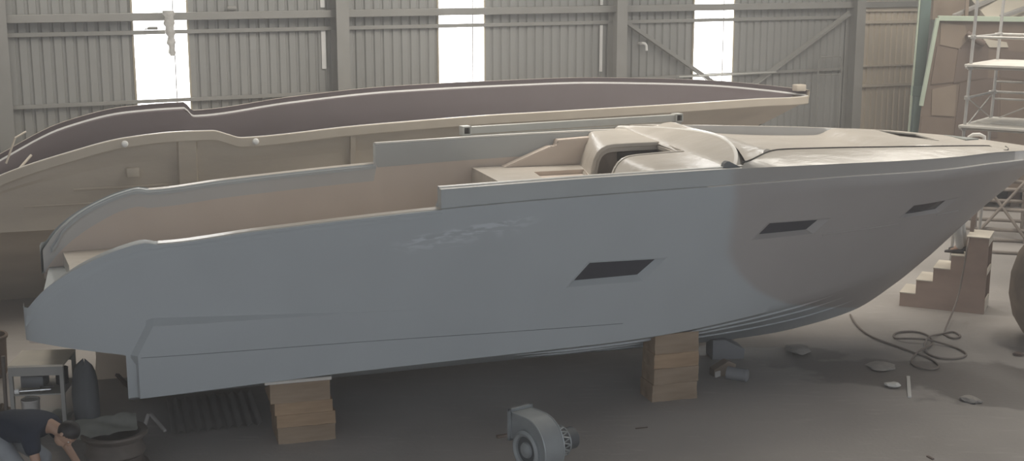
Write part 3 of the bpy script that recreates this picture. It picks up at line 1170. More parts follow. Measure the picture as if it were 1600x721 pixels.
# door bay
bm = NB()
corrug(bm, 9.62, 11.68, .05, 4.55, -.05, .19, .035)
dr = wobj('door_1', bm, M_DOORS, label='warm grey ribbed metal door with horizontal bars')
bm = NB()
box(bm, 9.50, 9.66, -.12, .02, 0, 4.6, .006)
box(bm, 11.62, 11.76, -.12, .02, 0, 4.6, .006)
box(bm, 9.66, 11.62, -.12, .02, 4.28, 4.42, .006)
box(bm, 9.66, 11.62, -.12, -.05, 3.98, 4.06, .006)
obj('door_frame', bm, M_DOORS, dr)
for z, h in ((2.92, .045), (2.42, .075)):
    bm = NB()
    box(bm, 9.60, 11.64, -.13, -.06, z - h / 2, z + h / 2, .006)
    obj('door_bar', bm, M_DOORS, dr)
bm = NB()
box(bm, 9.53, 9.60, -.17, -.12, 2.75, 2.98, .01)
tube(bm, [(9.565, -.17, 2.9), (9.565, -.22, 2.89), (9.565, -.22, 2.72), (9.565, -.17, 2.7)], .012, 8)
obj('door_lock', bm, M_METAL, dr)
# thin pipe crossing the third daylight panel and a handrail stub by the column
bm = NB()
tube(bm, [(4.2, -.25, 2.83), (7.0, -.25, 2.86)], .022, 8)
wobj('wall_pipe', bm, M_METAL, 40, 'thing')
o = bpy.data.objects['wall_pipe']
tag(o, 'thin metal pipe running across the daylight panel between the two slanting braces', 'pipe', kind='thing')
bm = NB()
for t in (7.85, 8.75):
    tube(bm, [(8.3, -.22, 2.3), (8.3, -.22, 3.1), (8.36, -.22, 3.18), (8.95, -.22, 3.2), (9.02, -.22, 3.12), (9.02, -.22, 2.3)], .018, 8)
    break
tube(bm, [(8.3, -.22, 2.75), (9.02, -.22, 2.75)], .014, 8)
for t in (8.3, 9.02):
    tube(bm, [(t, -.22, 2.3), (t, -.22, 0.0)], .018, 8)
o = wobj('guard_rail', bm, M_STEEL, 40, 'thing')
tag(o, 'round-cornered tube guard rail standing at the wall beside the door column', 'guard rail')

bm = NB()
grid(bm, [[(x, y, 9.0) for x in (-30, 45)] for y in (-2, 45)])
obj('ceiling', bm, M_SHEET)['kind'] = 'structure'
bm = NB()
grid(bm, [[(-16.0, y, z) for y in (-2, 26)] for z in (0, 9.0)])
obj('wall_left', bm, M_SHEET)['kind'] = 'structure'

# --- small things on the wall
M_BAG = mat('clear_plastic', (.62, .60, .57), .25, (.42, .40, .37), 9, .9, .9, 14)
def wpt(t, y, z):
    return Vector((t * math.cos(WA) - y * math.sin(WA), WY + t * math.sin(WA) + y * math.cos(WA), z))
bm = NB()
rows = []
for k in range(15):
    f = k / 14
    z = lerp(4.47, 3.60, f)
    w = lerp(.105, .055, f) + .02 * math.sin(k * 2.1)
    rows.append([Vector((w * math.cos(a) * (1 + .15 * math.sin(3 * a + k)) + .04 * f, .05 * math.sin(a) * (1 + .2 * math.cos(2 * a + k)), z)) for a in [q * 2 * PI / 16 for q in range(16)]])
v = grid(bm, rows, close_v=True)
bm.faces.new(v[0])
bm.faces.new(v[-1])
o = obj('plastic_bag', bm, M_BAG, None, 60)
o.location = wpt(-7.48, -.285, 0)
o.rotation_euler = (0, 0, WA)
tag(o, 'twisted clear plastic bag hanging from the wall rail over a daylight panel', 'plastic bag')
bm = NB()
tube(bm, [(0, .12, 0), (0, 0, 0), (.0, -.05, .01), (.05, -.08, 0), (.08, -.09, -.05), (.085, -.09, -.16)], .032, 10)
o = obj('bent_pipe', bm, M_WLIP, None, 50)
o.location = wpt(3.25, -.115, 3.62)
o.rotation_euler = (0, 0, WA)
tag(o, 'short white bent pipe end sticking out of the ribbed wall beside a column', 'pipe')
bm = NB()
box(bm, -.1, .1, -.05, .05, -.025, .035, .02)
tube(bm, [(-.1, 0, 0), (-.16, 0, -.02)], .012, 8)
o = obj('light_fitting', bm, M_STEEL, None, 40)
o.location = wpt(-7.75, -.06, 4.125)
o.rotation_euler = (0, 0, WA)
tag(o, 'small dark fitting on the thin wall rail across the plastic-bag panel', 'fitting')
bm = NB()
lathe(bm, [(.0, -.09), (.03, -.09), (.05, -.06), (.05, .06), (.03, .09), (0, .09)], 16, Matrix.Rotation(R(90), 4, 'Y'))
o = obj('rail_roller', bm, M_STEEL, None, 40)
o.location = wpt(-6.2, -.10, 4.50 + .0)
o.rotation_euler = (0, 0, WA)
tag(o, 'dark roller lying on the upper wall rail beside the plastic-bag panel', 'roller')
# ================================================================ timber blocks under the hull
M_TIMB = mat('block_timber', (0.40, 0.275, 0.17), 0.8, (0.26, 0.17, 0.10), 2.5, .9, .25, 10, stretch=(.6, 2, 3.5))
M_TIMB2 = mat('block_timber_grey', (0.33, 0.245, 0.17), 0.8, (0.22, 0.155, 0.10), 2.5, .9, .25, 10, stretch=(.6, 2, 3.5))
M_ENDW = mat('end_grain', (0.36, 0.25, 0.16), 0.85, (0.22, 0.15, 0.09), 9, .9, .25, 30)
M_WEDGE = mat('pale_board', (0.62, 0.58, 0.52), 0.7)
GB = 'timber blocks propping the yacht'


def boat_world(s, b, z):
    return Vector((YO[0] + s * math.cos(YA) + b * math.sin(YA), YO[1] + s * math.sin(YA) - b * math.cos(YA), z))


def block(name, label, s0, s1, b0, b1, z0, z1, m, slope=0.0, dr=0.0, chip=0.0, group=GB, seed=1):
    """a squared timber lying along the hull; slope lowers its top towards the keel"""
    rnd = random.Random(seed)
    bm = NB()
    hx, hy, h = (s1 - s0) / 2, (b0 - b1) / 2, z1 - z0
    n = 6
    rows = []
    for i in range(n + 1):
        x = lerp(-hx, hx, i / n)
        j = lambda a: rnd.uniform(-a, a) * chip
        r = [(x + j(.3), -hy + j(1), 0.0), (x, -hy + j(.8), h * .33), (x, -hy + j(1), h * .66), (x, -hy + j(.5), h - .006), (x, -hy + .012, h), (x, hy - .012, h - slope), (x, hy + j(.5), h - slope - .01), (x, hy, 0.0)]
        rows.append(r)
    v = grid(bm, rows, close_v=True)
    bm.faces.new(v[0]).material_index = 1
    bm.faces.new(v[-1]).material_index = 1
    o = obj(name, bm, [m, M_ENDW], None, 30)
    c = boat_world((s0 + s1) / 2, (b0 + b1) / 2, z0)
    o.location = c
    o.rotation_euler = (0, 0, YA + dr)
    return tag(o, label, 'timber block', group)


# under the stern
ST = -1.52
block('timber_block', 'dark bottom timber of the prop stack under the stern', ST - .335, ST + .30, 1.885, 1.28, 0.0, 0.19, M_TIMB2, chip=.012, seed=2)
block('timber_block', 'yellowish timber with a charred gouge, second from the floor under the stern', ST - .345, ST + .30, 1.89, 1.28, 0.19, 0.335, M_TIMB, chip=.012, seed=3, dr=.01)
block('timber_block', 'smooth yellowish timber, third from the floor under the stern', ST - .36, ST + .275, 1.885, 1.28, 0.335, 0.475, M_TIMB, chip=.008, seed=4)
block('timber_block', 'tallest timber, topmost of the prop stack under the stern, below a pale board', ST - .405, ST + .25, 1.90, 1.28, 0.475, 0.70, M_TIMB2, slope=.22, chip=.004, seed=5)
block('packing_board', 'thin pale packing board between the stern timbers and the hull edge', ST - .46, ST + .27, 1.905, 1.80, 0.70, 0.735, M_WEDGE, slope=.012, chip=0, seed=6)
# under the fore part
FT = 2.93
block('timber_block', 'dark bottom timber of the prop stack under the fore hull', FT - .28, FT + .31, 1.755, 1.38, 0.0, 0.22, M_TIMB2, chip=.014, seed=12)
block('timber_block', 'brown split timber, second from the floor under the fore hull', FT - .265, FT + .325, 1.76, 1.38, 0.22, 0.42, M_TIMB2, chip=.014, seed=13, dr=.015)
block('timber_block', 'timber with a dark knot crack, third from the floor under the fore hull', FT - .26, FT + .32, 1.755, 1.38, 0.42, 0.60, M_TIMB, chip=.014, seed=14)
block('timber_block', 'topmost timber touching the hull on the fore prop stack', FT - .255, FT + .32, 1.745, 1.38, 0.60, 0.845, M_TIMB2, slope=.155, chip=.008, seed=15)

# ================================================================ litter around the blocks
M_GREYB = mat('grey_box', (.20, .20, .205), .6)
M_CARD = mat('cardboard', (.19, .14, .107), .85, (.15, .11, .084), 3, .7)
M_CARDL = mat('cardboard_light', (.24, .185, .14), .85, (.20, .15, .113), 2, .7)
M_CARDD = mat('cardboard_dark', (.15, .11, .09), .85, (.12, .088, .07), 2, .7)
M_RUB = mat('dark_rubber', (.06, .055, .055), .7)
M_WHT = mat('white_scrap', (.66, .64, .60), .6)


def small(name, label, cat, build, m, loc, rz=0.0, ang=40, group=None):
    bm = NB()
    build(bm)
    o = obj(name, bm, m, None, ang)
    o.location = loc
    o.rotation_euler = (0, 0, rz)
    return tag(o, label, cat, group)


p = at_z(1136, 566, 0)
small('grey_box', 'dark grey slant-topped box behind the fore timber stack', 'box', lambda b: prism(b, [(-.22, 0), (.22, 0), (.22, .13), (-.05, .27), (-.22, .27)], 'y', -.17, .17), M_GREYB, (p.x + .02, p.y + .30, 0), .12)
p = at_z(1129, 590, 0)
small('foam_block', 'tilted brown foam piece leaning beside the fore timber stack', 'foam piece', lambda b: prism(b, [(-.15, 0), (.13, 0), (.16, .14), (.05, .19), (-.15, .09)], 'y', -.06, .08), M_CARDL, (p.x + .02, p.y + .12, 0), .3)
p = at_z(1121, 588, 0)
small('white_scrap', 'bright white scrap strip on the floor against the fore timber stack', 'scrap', lambda b: box(b, -.012, .012, -.10, .10, 0, .075, .006), M_WHT, (p.x + .03, p.y, 0), -.75)
p = at_z(1148, 596, 0)
bm = NB()
Mx = Matrix.Translation((0, 0, .085)) @ Matrix.Rotation(R(90), 4, 'Y')
lathe(bm, [(0, -.13), (.07, -.13), (.082, -.12), (.082, .12), (.086, .125), (.086, .135), (.07, .135), (.065, .08), (0, .08)], 28, Mx)
o = obj('paint_tin', bm, M_GREYB, None, 40)
o.location = (p.x + .04, p.y + .02, 0)
o.rotation_euler = (0, 0, R(152))
tag(o, 'dark paint tin lying on its side to the bow side of the fore timbers', 'tin')


def rubble(name, label, x, y, r, m, seed, flat=.5):
    rnd = random.Random(seed)
    bm = NB()
    bmesh.ops.create_icosphere(bm, subdivisions=2, radius=r)
    for v in bm.verts:
        k = 1 + rnd.uniform(-.22, .22)
        v.co = Vector((v.co.x * k * 1.25, v.co.y * k, max(v.co.z * k * flat + r * flat * .75, 0)))
    p = at_z(x, y, 0)
    o = obj(name, bm, m, None, 25)
    o.location = (p.x, p.y, 0)
    o.rotation_euler = (0, 0, seed)
    return tag(o, label, 'rubble')


M_STONE = mat('concrete_lump', (.36, .33, .30), .9, (.26, .24, .22), 8, .8, .4, 30)
rubble('concrete_lump', 'whitish triangular concrete chip on the wet floor below the hose coil', 1394, 605, .075, M_WHT, 3)
rubble('concrete_lump', 'pale flat lump on the wet floor straight below the big hose loop', 1515, 627, .10, M_STONE, 5, .3)
rubble('concrete_lump', 'small pale lump touching the flat lump below the hose loop', 1526, 629, .055, M_STONE, 6, .4)
rubble('concrete_lump', 'low sandy heap on the floor under the stem of the yacht', 1246, 550, .17, M_STONE, 8, .25)
rubble('concrete_lump', 'small dark stone at the wet patch edge nearest the round brown mould', 1591, 556, .06, M_CARDD, 9)
rubble('concrete_lump', 'lumpy pale mortar spill beside the small hose ring', 1378, 575, .17, M_STONE, 10, .18)
# scraps of wood on the open floor
def stick(name, label, x0, y0, x1, y1, w, h, m, z0=0.0, z1=0.0, cat='wood scrap', group=None):
    a, b = at_z(x0, y0, z0), at_z(x1, y1, z1)
    c = (a + b) / 2
    bm = NB()
    bar(bm, a - c + Vector((0, 0, h / 2)), b - c + Vector((0, 0, h / 2)), w, h, bev=min(w, h) * .12)
    o = obj(name, bm, m, None, 30)
    o.location = c
    return tag(o, label, cat, group)


stick('wood_scrap', 'thin dark sliver on the open floor left of the fore timber stack', 993, 671, 1012, 669, .012, .012, M_CARDD)
stick('wood_scrap', 'short scrap of batten on the floor beside the blower', 776, 685, 797, 682, .05, .03, M_CARD)
stick('wood_scrap', 'small dark chip on the floor at the lower edge of the view, far from everything', 1449, 714, 1458, 719, .03, .012, M_CARDD)
stick('wood_scrap', 'pale lath standing out of the wet patch with a dark knob', 1419, 590, 1421, 622, .045, .02, M_WHT)

# ================================================================ wooden steps by the bow
M_PLY = mat('steps_plywood', (.40, .30, .245), .75, (.32, .235, .19), 2.2, .8, stretch=(1, 1, 2))
M_TREAD = mat('steps_tread', (.60, .545, .46), .7, (.50, .45, .38), 3, .7)
A, B = at_z(1405, 478, 0), at_z(1537, 492, 0)
SD = math.atan2((B - A).y, (B - A).x)
SL = (B - A).length
steps = thing('wooden_steps', 'five-tread plywood steps standing below the bow', 'steps', (A.x, A.y, 0), SD)
n, D = 5, .62
rs = [.225, .45, .665, .89, 1.20]
xs = [0, .235, .48, .73, .94, SL]
prof = [(0, 0)]
for i in range(5):
    prof += [(xs[i], rs[i] - .018), (xs[i + 1], rs[i] - .018)]
prof += [(SL, 0)]
for y in (0, D - .02):
    bm = NB()
    prism(bm, prof, 'y', y, y + .02)
    obj('side_panel', bm, M_PLY, steps)
for i in range(5):
    bm = NB()
    box(bm, xs[i] - .008, xs[i + 1] - (.001 if i < 4 else -.01), -.008, D + .008, rs[i] - .018, rs[i], .003)
    obj('tread', bm, M_TREAD, steps)
    bm = NB()
    box(bm, xs[i], xs[i] + .016, .02, D - .02, (rs[i - 1] if i else 0), rs[i] - .018)
    obj('riser', bm, M_PLY, steps)
for z0, z1 in ((0.02, .20), (.60, .68), (1.06, 1.18)):
    bm = NB()
    box(bm, SL - .02, SL + .002, .02, D - .02, z0, z1)
    obj('back_rail', bm, M_TREAD, steps)

# ================================================================ hose
M_HOSE = mat('hose_rubber', (.20, .165, .14), .6)
hp = [(1329, 492), (1336, 505), (1350, 519), (1370, 530), (1400, 541), (1430, 552), (1452, 560), (1466, 570), (1464, 576), (1448, 577), (1430, 572), (1424, 564), (1434, 554), (1450, 545), (1456, 537), (1452, 526), (1432, 519), (1408, 519), (1397, 523), (1400, 529), (1420, 533), (1450, 535), (1485, 541), (1506, 550), (1508, 557), (1490, 561), (1465, 559), (1448, 551), (1445, 541), (1452, 530), (1468, 523), (1486, 519), (1495, 521), (1500, 526), (1490, 529), (1478, 524), (1476, 518)]
pts = [at_z(x, y, .018) for x, y in hp]
for i in (12, 13, 20, 21, 28, 29):
    pts[i].z = .05
top = at_Y(1511, 388, 19.0)
up = at_Y(1505, 425, 18.93)
mid = at_Y(1495, 470, 18.75)
pts += [mid, up, top, at_Y(1514, 372, 19.15)]


def catmull(P, k=8):
    out = []
    for i in range(len(P) - 1):
        a, b, c, d = P[max(i - 1, 0)], P[i], P[i + 1], P[min(i + 2, len(P) - 1)]
        for q in range(k):
            t = q / k
            out.append(.5 * ((2 * b) + (c - a) * t + (2 * a - 5 * b + 4 * c - d) * t * t + (3 * b - a - 3 * c + d) * t ** 3))
    out.append(P[-1])
    return out


bm = NB()
tube(bm, catmull(pts), .0145, 8)
o = obj('air_hose', bm, M_HOSE, None, 60)
tag(o, 'brown air hose looped on the floor and rising to the wooden steps', 'hose')

# ================================================================ blower
M_BLOW = mat('blower_paint', (.27, .285, .285), .5, (.21, .22, .225), 4, .8)
M_BLOWD = mat('blower_dark', (.09, .095, .10), .5)
M_BLOWR = mat('blower_ring', (.36, .38, .385), .4, metal=.3)
bp = at_z(838, 752, 0)
blow = thing('blower_fan', 'grey snail-shaped blower fan standing on the open floor', 'blower fan', (bp.x, bp.y, 0), R(-52))
# local: disc in the XZ plane, inlet side -y, outlet towards -x
CZ = .36
vol = []
for k in range(0, 41):
    a = PI / 2 - k * (1.62 * PI) / 40          # clockwise from the top
    r = lerp(.335, .20, k / 40)
    vol.append((r * math.cos(a), CZ + r * math.sin(a)))
top_l = [(-.25, CZ + .335), (-.25, CZ + .08)]
poly = [(-.25, CZ + .335)] + vol + [(-.21, CZ + .06), (-.25, CZ + .06)]
bm = NB()
HWD = .125
v = prism(bm, poly, 'y', -HWD, HWD)
obj('scroll_housing', bm, M_BLOW, blow, 30)
bm = NB()
for y in (-HWD, HWD):
    n_ = len(poly)
    tube(bm, [(x, y, z) for x, z in poly], .008, 6, closed=True)
    break
obj('housing_rim', bm, M_BLOWR, blow, 40)
bm = NB()
tube(bm, [(x, HWD, z) for x, z in poly], .008, 6, closed=True)
obj('housing_rim', bm, M_BLOWR, blow, 40)
bm = NB()
for a, b_, c, d_ in ((-HWD - .03, HWD + .03, CZ + .335, CZ + .365), (-HWD - .03, HWD + .03, CZ + .03, CZ + .06), (-HWD - .03, -HWD, CZ + .03, CZ + .365), (HWD, HWD + .03, CZ + .03, CZ + .365)):
    box(bm, -.285, -.25, a, b_, c, d_, .003)
obj('outlet_flange', bm, M_BLOW, blow)
bm = NB()
box(bm, -.262, -.252, -HWD, HWD, CZ + .06, CZ + .335)
obj('outlet_mouth', bm, M_BLOWD, blow)
My = Matrix.Translation((.0, 0, CZ)) @ Matrix.Rotation(R(90), 4, 'X')
bm = NB()
lathe(bm, [(.20, .125), (.205, .135), (.205, .15), (.175, .165), (.145, .15), (.14, .12)], 40, My)
obj('inlet_ring', bm, M_BLOWR, blow, 40)
bm = NB()
lathe(bm, [(.142, .127), (.0, .126)], 40, My)
obj('inlet_mouth', bm, M_BLOWD, blow, 40)
bm = NB()
lathe(bm, [(0, .17), (.03, .168), (.05, .155), (.075, .15), (.085, .13), (.085, .12)], 32, My)
obj('hub', bm, M_BLOWR, blow, 40)
bm = NB()
lathe(bm, [(0, -.50), (.09, -.50), (.115, -.48), (.12, -.30), (.12, -.13)], 32, My)
obj('motor', bm, M_BLOWD, blow, 40)
bm = NB()
for k in range(14):
    a = k * 2 * PI / 14
    c1, s1_ = .155 * math.cos(a), .155 * math.sin(a)
    c2, s2_ = .155 * math.cos(a + .45), .155 * math.sin(a + .45)
    tube(bm, [(c1, .13, CZ + s1_), (c2, .33, CZ + s2_)], .008, 6)
    tube(bm, [(c2, .13, CZ + s2_), (c1, .33, CZ + s1_)], .008, 6)
for y in (.135, .23, .33):
    tube(bm, [(.155 * math.cos(q * 2 * PI / 32), y, CZ + .155 * math.sin(q * 2 * PI / 32)) for q in range(32)], .009, 6, closed=True)
obj('motor_guard', bm, M_BLOWR, blow, 40)
for sx in (-1, 1):
    bm = NB()
    bar(bm, (sx * .22, -.16, .015), (sx * .22, .40, .015), .05, .03)
    bar(bm, (sx * .20, -.08, .02), (sx * .12, -.08, .16), .04, .02)
    bar(bm, (sx * .20, .08, .02), (sx * .12, .08, .16), .04, .02)
    obj('foot', bm, M_BLOWD, blow)

# ================================================================ things at the stern corner
M_IRON = mat('rusty_iron', (.175, .145, .125), .6, (.11, .09, .075), 4, .9, .2, 20, metal=.2)
M_CORR = mat('fibre_cement', (.50, .47, .44), .8, (.40, .38, .35), 2, .8)
M_PAPER = mat('crumpled_sheet', (.55, .55, .50), .7, (.40, .40, .36), 5, .8)
M_WB = mat('bench_white', (.68, .61, .50), .6, (.54, .48, .40), 3, .7)
M_WBF = mat('bench_frame', (.34, .325, .30), .6)
M_SACK = mat('grey_sack', (.165, .165, .17), .8, (.12, .12, .125), 4, .8)
M_STEELP = mat('bright_steel', (.62, .62, .62), .22, metal=1.0)
M_BEIGE = mat('beige_board', (.66, .55, .43), .8, (.54, .44, .34), 2, .8)

# heap of an old wheel rim on the floor
rp = at_z(176, 738, 0)
rim = thing('wheel_rim', 'rusty dark steel wheel rim lying flat beside the crouching worker', 'wheel rim', (rp.x, rp.y + .12, 0))
bm = NB()
lathe(bm, [(.335, .0), (.345, .02), (.335, .045), (.30, .06), (.285, .10), (.29, .16), (.315, .185), (.315, .21), (.30, .235), (.285, .27), (.29, .33), (.335, .365), (.345, .39), (.335, .41), (.315, .415), (.27, .40), (.255, .37), (.25, .05), (.27, .0)], 56)
obj('rim_barrel', bm, M_IRON, rim, 40)
bm = NB()
lathe(bm, [(.252, .16), (.20, .19), (.12, .19), (.10, .175), (.09, .16)], 48)
obj('wheel_disc', bm, M_IRON, rim, 40)
# crumpled sheet lying across the rim
def crumple(bm, w, d, seed, amp, nx=16, ny=12):
    rnd = random.Random(seed)
    ph = [(rnd.uniform(2, 9), rnd.uniform(2, 9), rnd.uniform(0, 6), rnd.uniform(.3, 1)) for _ in range(6)]
    rows = []
    for i in range(nx + 1):
        r = []
        for j in range(ny + 1):
            x, y = (i / nx - .5) * w, (j / ny - .5) * d
            z = sum(a * abs(math.sin(f * x * 2 + g * y * 2 + p_)) for f, g, p_, a in ph) / 6 * amp
            r.append((x + rnd.uniform(-.006, .006), y + rnd.uniform(-.006, .006), z))
        rows.append(r)
    zm = min(p_[2] for r in rows for p_ in r)
    rows = [[(p_[0], p_[1], p_[2] - zm + .007) for p_ in r] for r in rows]
    grid(bm, rows)
    bmesh.ops.solidify(bm, geom=list(bm.faces), thickness=.006)
q = at_z(158, 655, .46)
small('crumpled_sheet', 'crumpled grey-green sheet lying across the rusty wheel rim', 'sheet', lambda b: crumple(b, .74, .34, 4, .13), M_PAPER, (rp.x - .14, rp.y + .12, .425), R(16))
bpy.data.objects['crumpled_sheet'].rotation_euler = (R(16), R(-4), R(16))

# corrugated sheet on the floor
cs = [at_z(228, 683, 0), at_z(372, 668, 0), at_z(330, 628, 0), at_z(262, 630, 0)]
bm = NB()
u0 = (cs[1] - cs[0])
rows = []
for i in range(73):
    f = i / 72
    x = lerp(0, u0.length, f)
    z = .030 + .02 * math.cos(f * 2 * PI * 9)
    rows.append([(x, 0, z), (x + .02, .6, z), (x + .04, 1.25, z)])
grid(bm, rows)
bmesh.ops.solidify(bm, geom=list(bm.faces), thickness=.007)
o = obj('corrugated_sheet', bm, M_CORR, None, 40)
o.location = (cs[0].x + .28, cs[0].y + .02, 0)
o.rotation_euler = (0, 0, math.atan2(u0.y, u0.x) + .02)
tag(o, 'grey corrugated roofing sheet lying on the floor under the stern', 'corrugated sheet')

# crossed sticks
stick('wooden_stick', 'pale stick leaning from the wheel rim up to the stern, nearer the rim', 219, 690, 232, 650, .035, .03, M_CORR, 0.0, .22, 'stick')
stick('wooden_stick', 'pale stick crossing the leaning one beside the corrugated sheet', 258, 676, 236, 650, .035, .03, M_CORR, 0.0, .10, 'stick')
stick('wood_offcut', 'short brown offcut propped up on the floor in front of the beige board', 206, 612, 183, 588, .05, .035, M_CARDD, 0.02, .30, 'offcut')

# beige board and grey sack below the swim platform
q = at_z(180, 634, 0)
small('beige_board', 'beige board standing upright on the floor under the swim platform', 'board', lambda b: prism(b, [(-.30, 0), (.30, 0), (.27, .60), (.25, .64), (-.28, .66), (-.27, .3)], 'y', -.02, .02), M_BEIGE, (q.x - .28, q.y + 1.1, 0), .25)
def sack(bm, w, h, seed):
    rnd = random.Random(seed)
    rows = []
    for k in range(12):
        f = k / 11
        r = w * (1.0 + .15 * math.sin(f * PI)) * math.sqrt(max(1 - f ** 5, .004))
        rows.append([(r * math.cos(a) * (1 + .06 * math.sin(3 * a + seed + 4 * f)), .8 * r * math.sin(a) * (1 + .06 * math.cos(2 * a + 5 * f)), f * h * (1 + .05 * math.sin(2 * a + seed))) for a in [i * 2 * PI / 24 for i in range(24)]])
    v = grid(bm, rows, close_v=True)
    bm.faces.new(v[0])
    bm.faces.new(v[-1])
q = at_z(131, 668, 0)
small('grey_sack', 'dark grey full sack standing between the tool table and the beige board', 'sack', lambda b: sack(b, .135, .74, 2), M_SACK, (q.x, q.y + .15, 0))

# tool table
TA = at_z(35, 568, .80)
TC = at_z(66, 562, .80)
tbl = thing('tool_table', 'small worn table with tools on its shelves beneath the stern wing', 'table', (TC.x, TC.y, 0), R(6))
TW_, TD_ = .60, .62
bm = NB()
box(bm, -TW_ / 2, TW_ / 2, -TD_ / 2, TD_ / 2, .80, .825, .004)
obj('table_top', bm, M_WB, tbl)
for x in (-TW_ / 2 + .025, TW_ / 2 - .025):
    for y in (-TD_ / 2 + .025, TD_ / 2 - .025):
        bm = NB()
        box(bm, x - .022, x + .022, y - .022, y + .022, 0, .80, .003)
        obj('leg', bm, M_WBF, tbl)
for z in (.12, .47):
    bm = NB()
    box(bm, -TW_ / 2 + .01, TW_ / 2 - .01, -TD_ / 2 + .01, TD_ / 2 - .01, z, z + .015)
    obj('shelf', bm, M_WBF, tbl)
bm = NB()
box(bm, -TW_ / 2 + .02, TW_ / 2 - .02, -TD_ / 2 + .005, -TD_ / 2 + .02, .70, .80)
obj('apron', bm, M_WBF, tbl)
bm = NB()
box(bm, -TW_ / 2 + .02, TW_ / 2 - .02, TD_ / 2 - .02, TD_ / 2 - .005, .70, .80)
obj('apron', bm, M_WBF, tbl)
Mt = Matrix.Translation((TC.x, TC.y, 0)) @ Matrix.Rotation(R(6), 4, 'Z')
def on_table(x, y, z):
    return Mt @ Vector((x, y, z))
# grinder / polished air tool
gr = thing('air_tool', 'long polished steel air tool on the front edge of the table shelf', 'air tool', on_table(.0, -.25, .485), R(14))
bm = NB()
lathe(bm, [(0, -.20), (.018, -.20), (.022, -.18), (.022, .02), (.030, .04), (.030, .12), (.02, .14), (0, .14)], 20, Matrix.Translation((0, 0, .032)) @ Matrix.Rotation(R(90), 4, 'Y'))
obj('tool_body', bm, M_STEELP, gr, 40)
bm = NB()
lathe(bm, [(0, -.255), (.028, -.25), (.032, -.235), (.03, -.205), (0, -.20)], 20, Matrix.Translation((0, 0, .032)) @ Matrix.Rotation(R(90), 4, 'Y'))
obj('tool_head', bm, M_WLIP, gr, 40)
bm = NB()
box(bm, .02, .16, -.012, .012, .055, .075, .005)
obj('trigger_lever', bm, M_RUB, gr)
bm = NB()
box(bm, -.16, .10, -.10, .10, 0, .13, .01)
o = obj('tool_case', bm, M_GREYB, None, 30)
o.location = on_table(-.08, .05, .485)
tag(o, 'dark tool case on the upper shelf behind the polished air tool', 'case')
small('paint_can', 'dark can at the far end of the upper table shelf', 'can', lambda b: lathe(b, [(0, 0), (.07, 0), (.07, .17), (.073, .175), (.073, .185), (.06, .185), (.055, .18), (0, .18)], 24), M_RUB, on_table(.18, .10, .485))
small('paint_can', 'grey-green tin on the bottom shelf of the table', 'can', lambda b: lathe(b, [(0, 0), (.10, 0), (.10, .22), (.105, .225), (.105, .24), (.09, .24), (.085, .23), (0, .23)], 24), M_CORR, on_table(-.13, -.12, .135))
small('rag_heap', 'crumpled pale rag heap on the bottom shelf of the table', 'rags', lambda b: crumple(b, .25, .3, 9, .2, 10, 10), M_PAPER, on_table(.13, -.08, .135))
bm = NB()
tube(bm, [on_table(-.345, -.33, .0), on_table(-.325, -.345, .95)], .022, 10)
o = obj('iron_pipe', bm, M_IRON, None, 40)
tag(o, 'dark upright pipe leaning on the corner of the tool table', 'pipe')
# clay-brown bin and rags at the edge
QB = at_z(-20, 524, .55)
small('round_bin', 'brown round bin with a thick rim behind the tool table', 'bin', lambda b: lathe(b, [(0, 0), (.19, 0), (.21, .05), (.225, .50), (.245, .51), (.25, .54), (.235, .56), (.215, .55), (.205, .50), (.19, .06), (0, .05)], 36), M_CARD, (QB.x, QB.y, 0))
small('cloth_sack', 'brown slumped cloth sack on the floor below the round bin', 'sack', lambda b: sack(b, .21, .36, 5), M_CARD, (QB.x - .02, QB.y - .6, 0))
small('cardboard_scraps', 'pile of torn pale cardboard on the floor beside the tool table', 'cardboard', lambda b: crumple(b, .5, .55, 12, .5, 9, 9), M_CARDL, (TC.x - .62, TC.y - .15, 0))

# ================================================================ big round brown mould at the edge
M_RND = mat('brown_round', (.36, .28, .205), .7, (.19, .145, .11), 2.5, .9, .2, 10)
q = at_z(1648, 545, 0)
rm = thing('round_mould', 'big round weathered brown mould standing on the floor past the steps', 'mould', (q.x + .32, q.y + .32, 0))
bm = NB()
lathe(bm, [(.0, .0), (.42, .0), (.62, .12), (.76, .35), (.83, .65), (.82, .95), (.74, 1.25), (.60, 1.48), (.50, 1.56), (.0, 1.60)], 56)
obj('mould_body', bm, M_RND, rm, 50)
bm = NB()
lathe(bm, [(.50, 1.55), (.60, 1.55), (.61, 1.58), (.60, 1.61), (.50, 1.61)], 56)
obj('mould_collar', bm, M_RND, rm, 40)
# ================================================================ green post and the board-clad superstructure
M_GRN = mat('green_steel', (.095, .135, .12), .55, (.07, .10, .09), 3, .6)
M_GRNL = mat('pale_green_edge', (.42, .475, .37), .6, (.35, .40, .31), 3, .6)
M_TUBE = mat('scaffold_tube', (.46, .44, .41), .45, (.36, .34, .32), 6, .7, metal=.35)
M_DECKB = mat('scaffold_deck', (.58, .55, .50), .65, (.48, .455, .41), 3, .8)
M_ROOF = mat('beige_panel', (.52, .47, .385), .7, (.46, .41, .33), 2, .6)

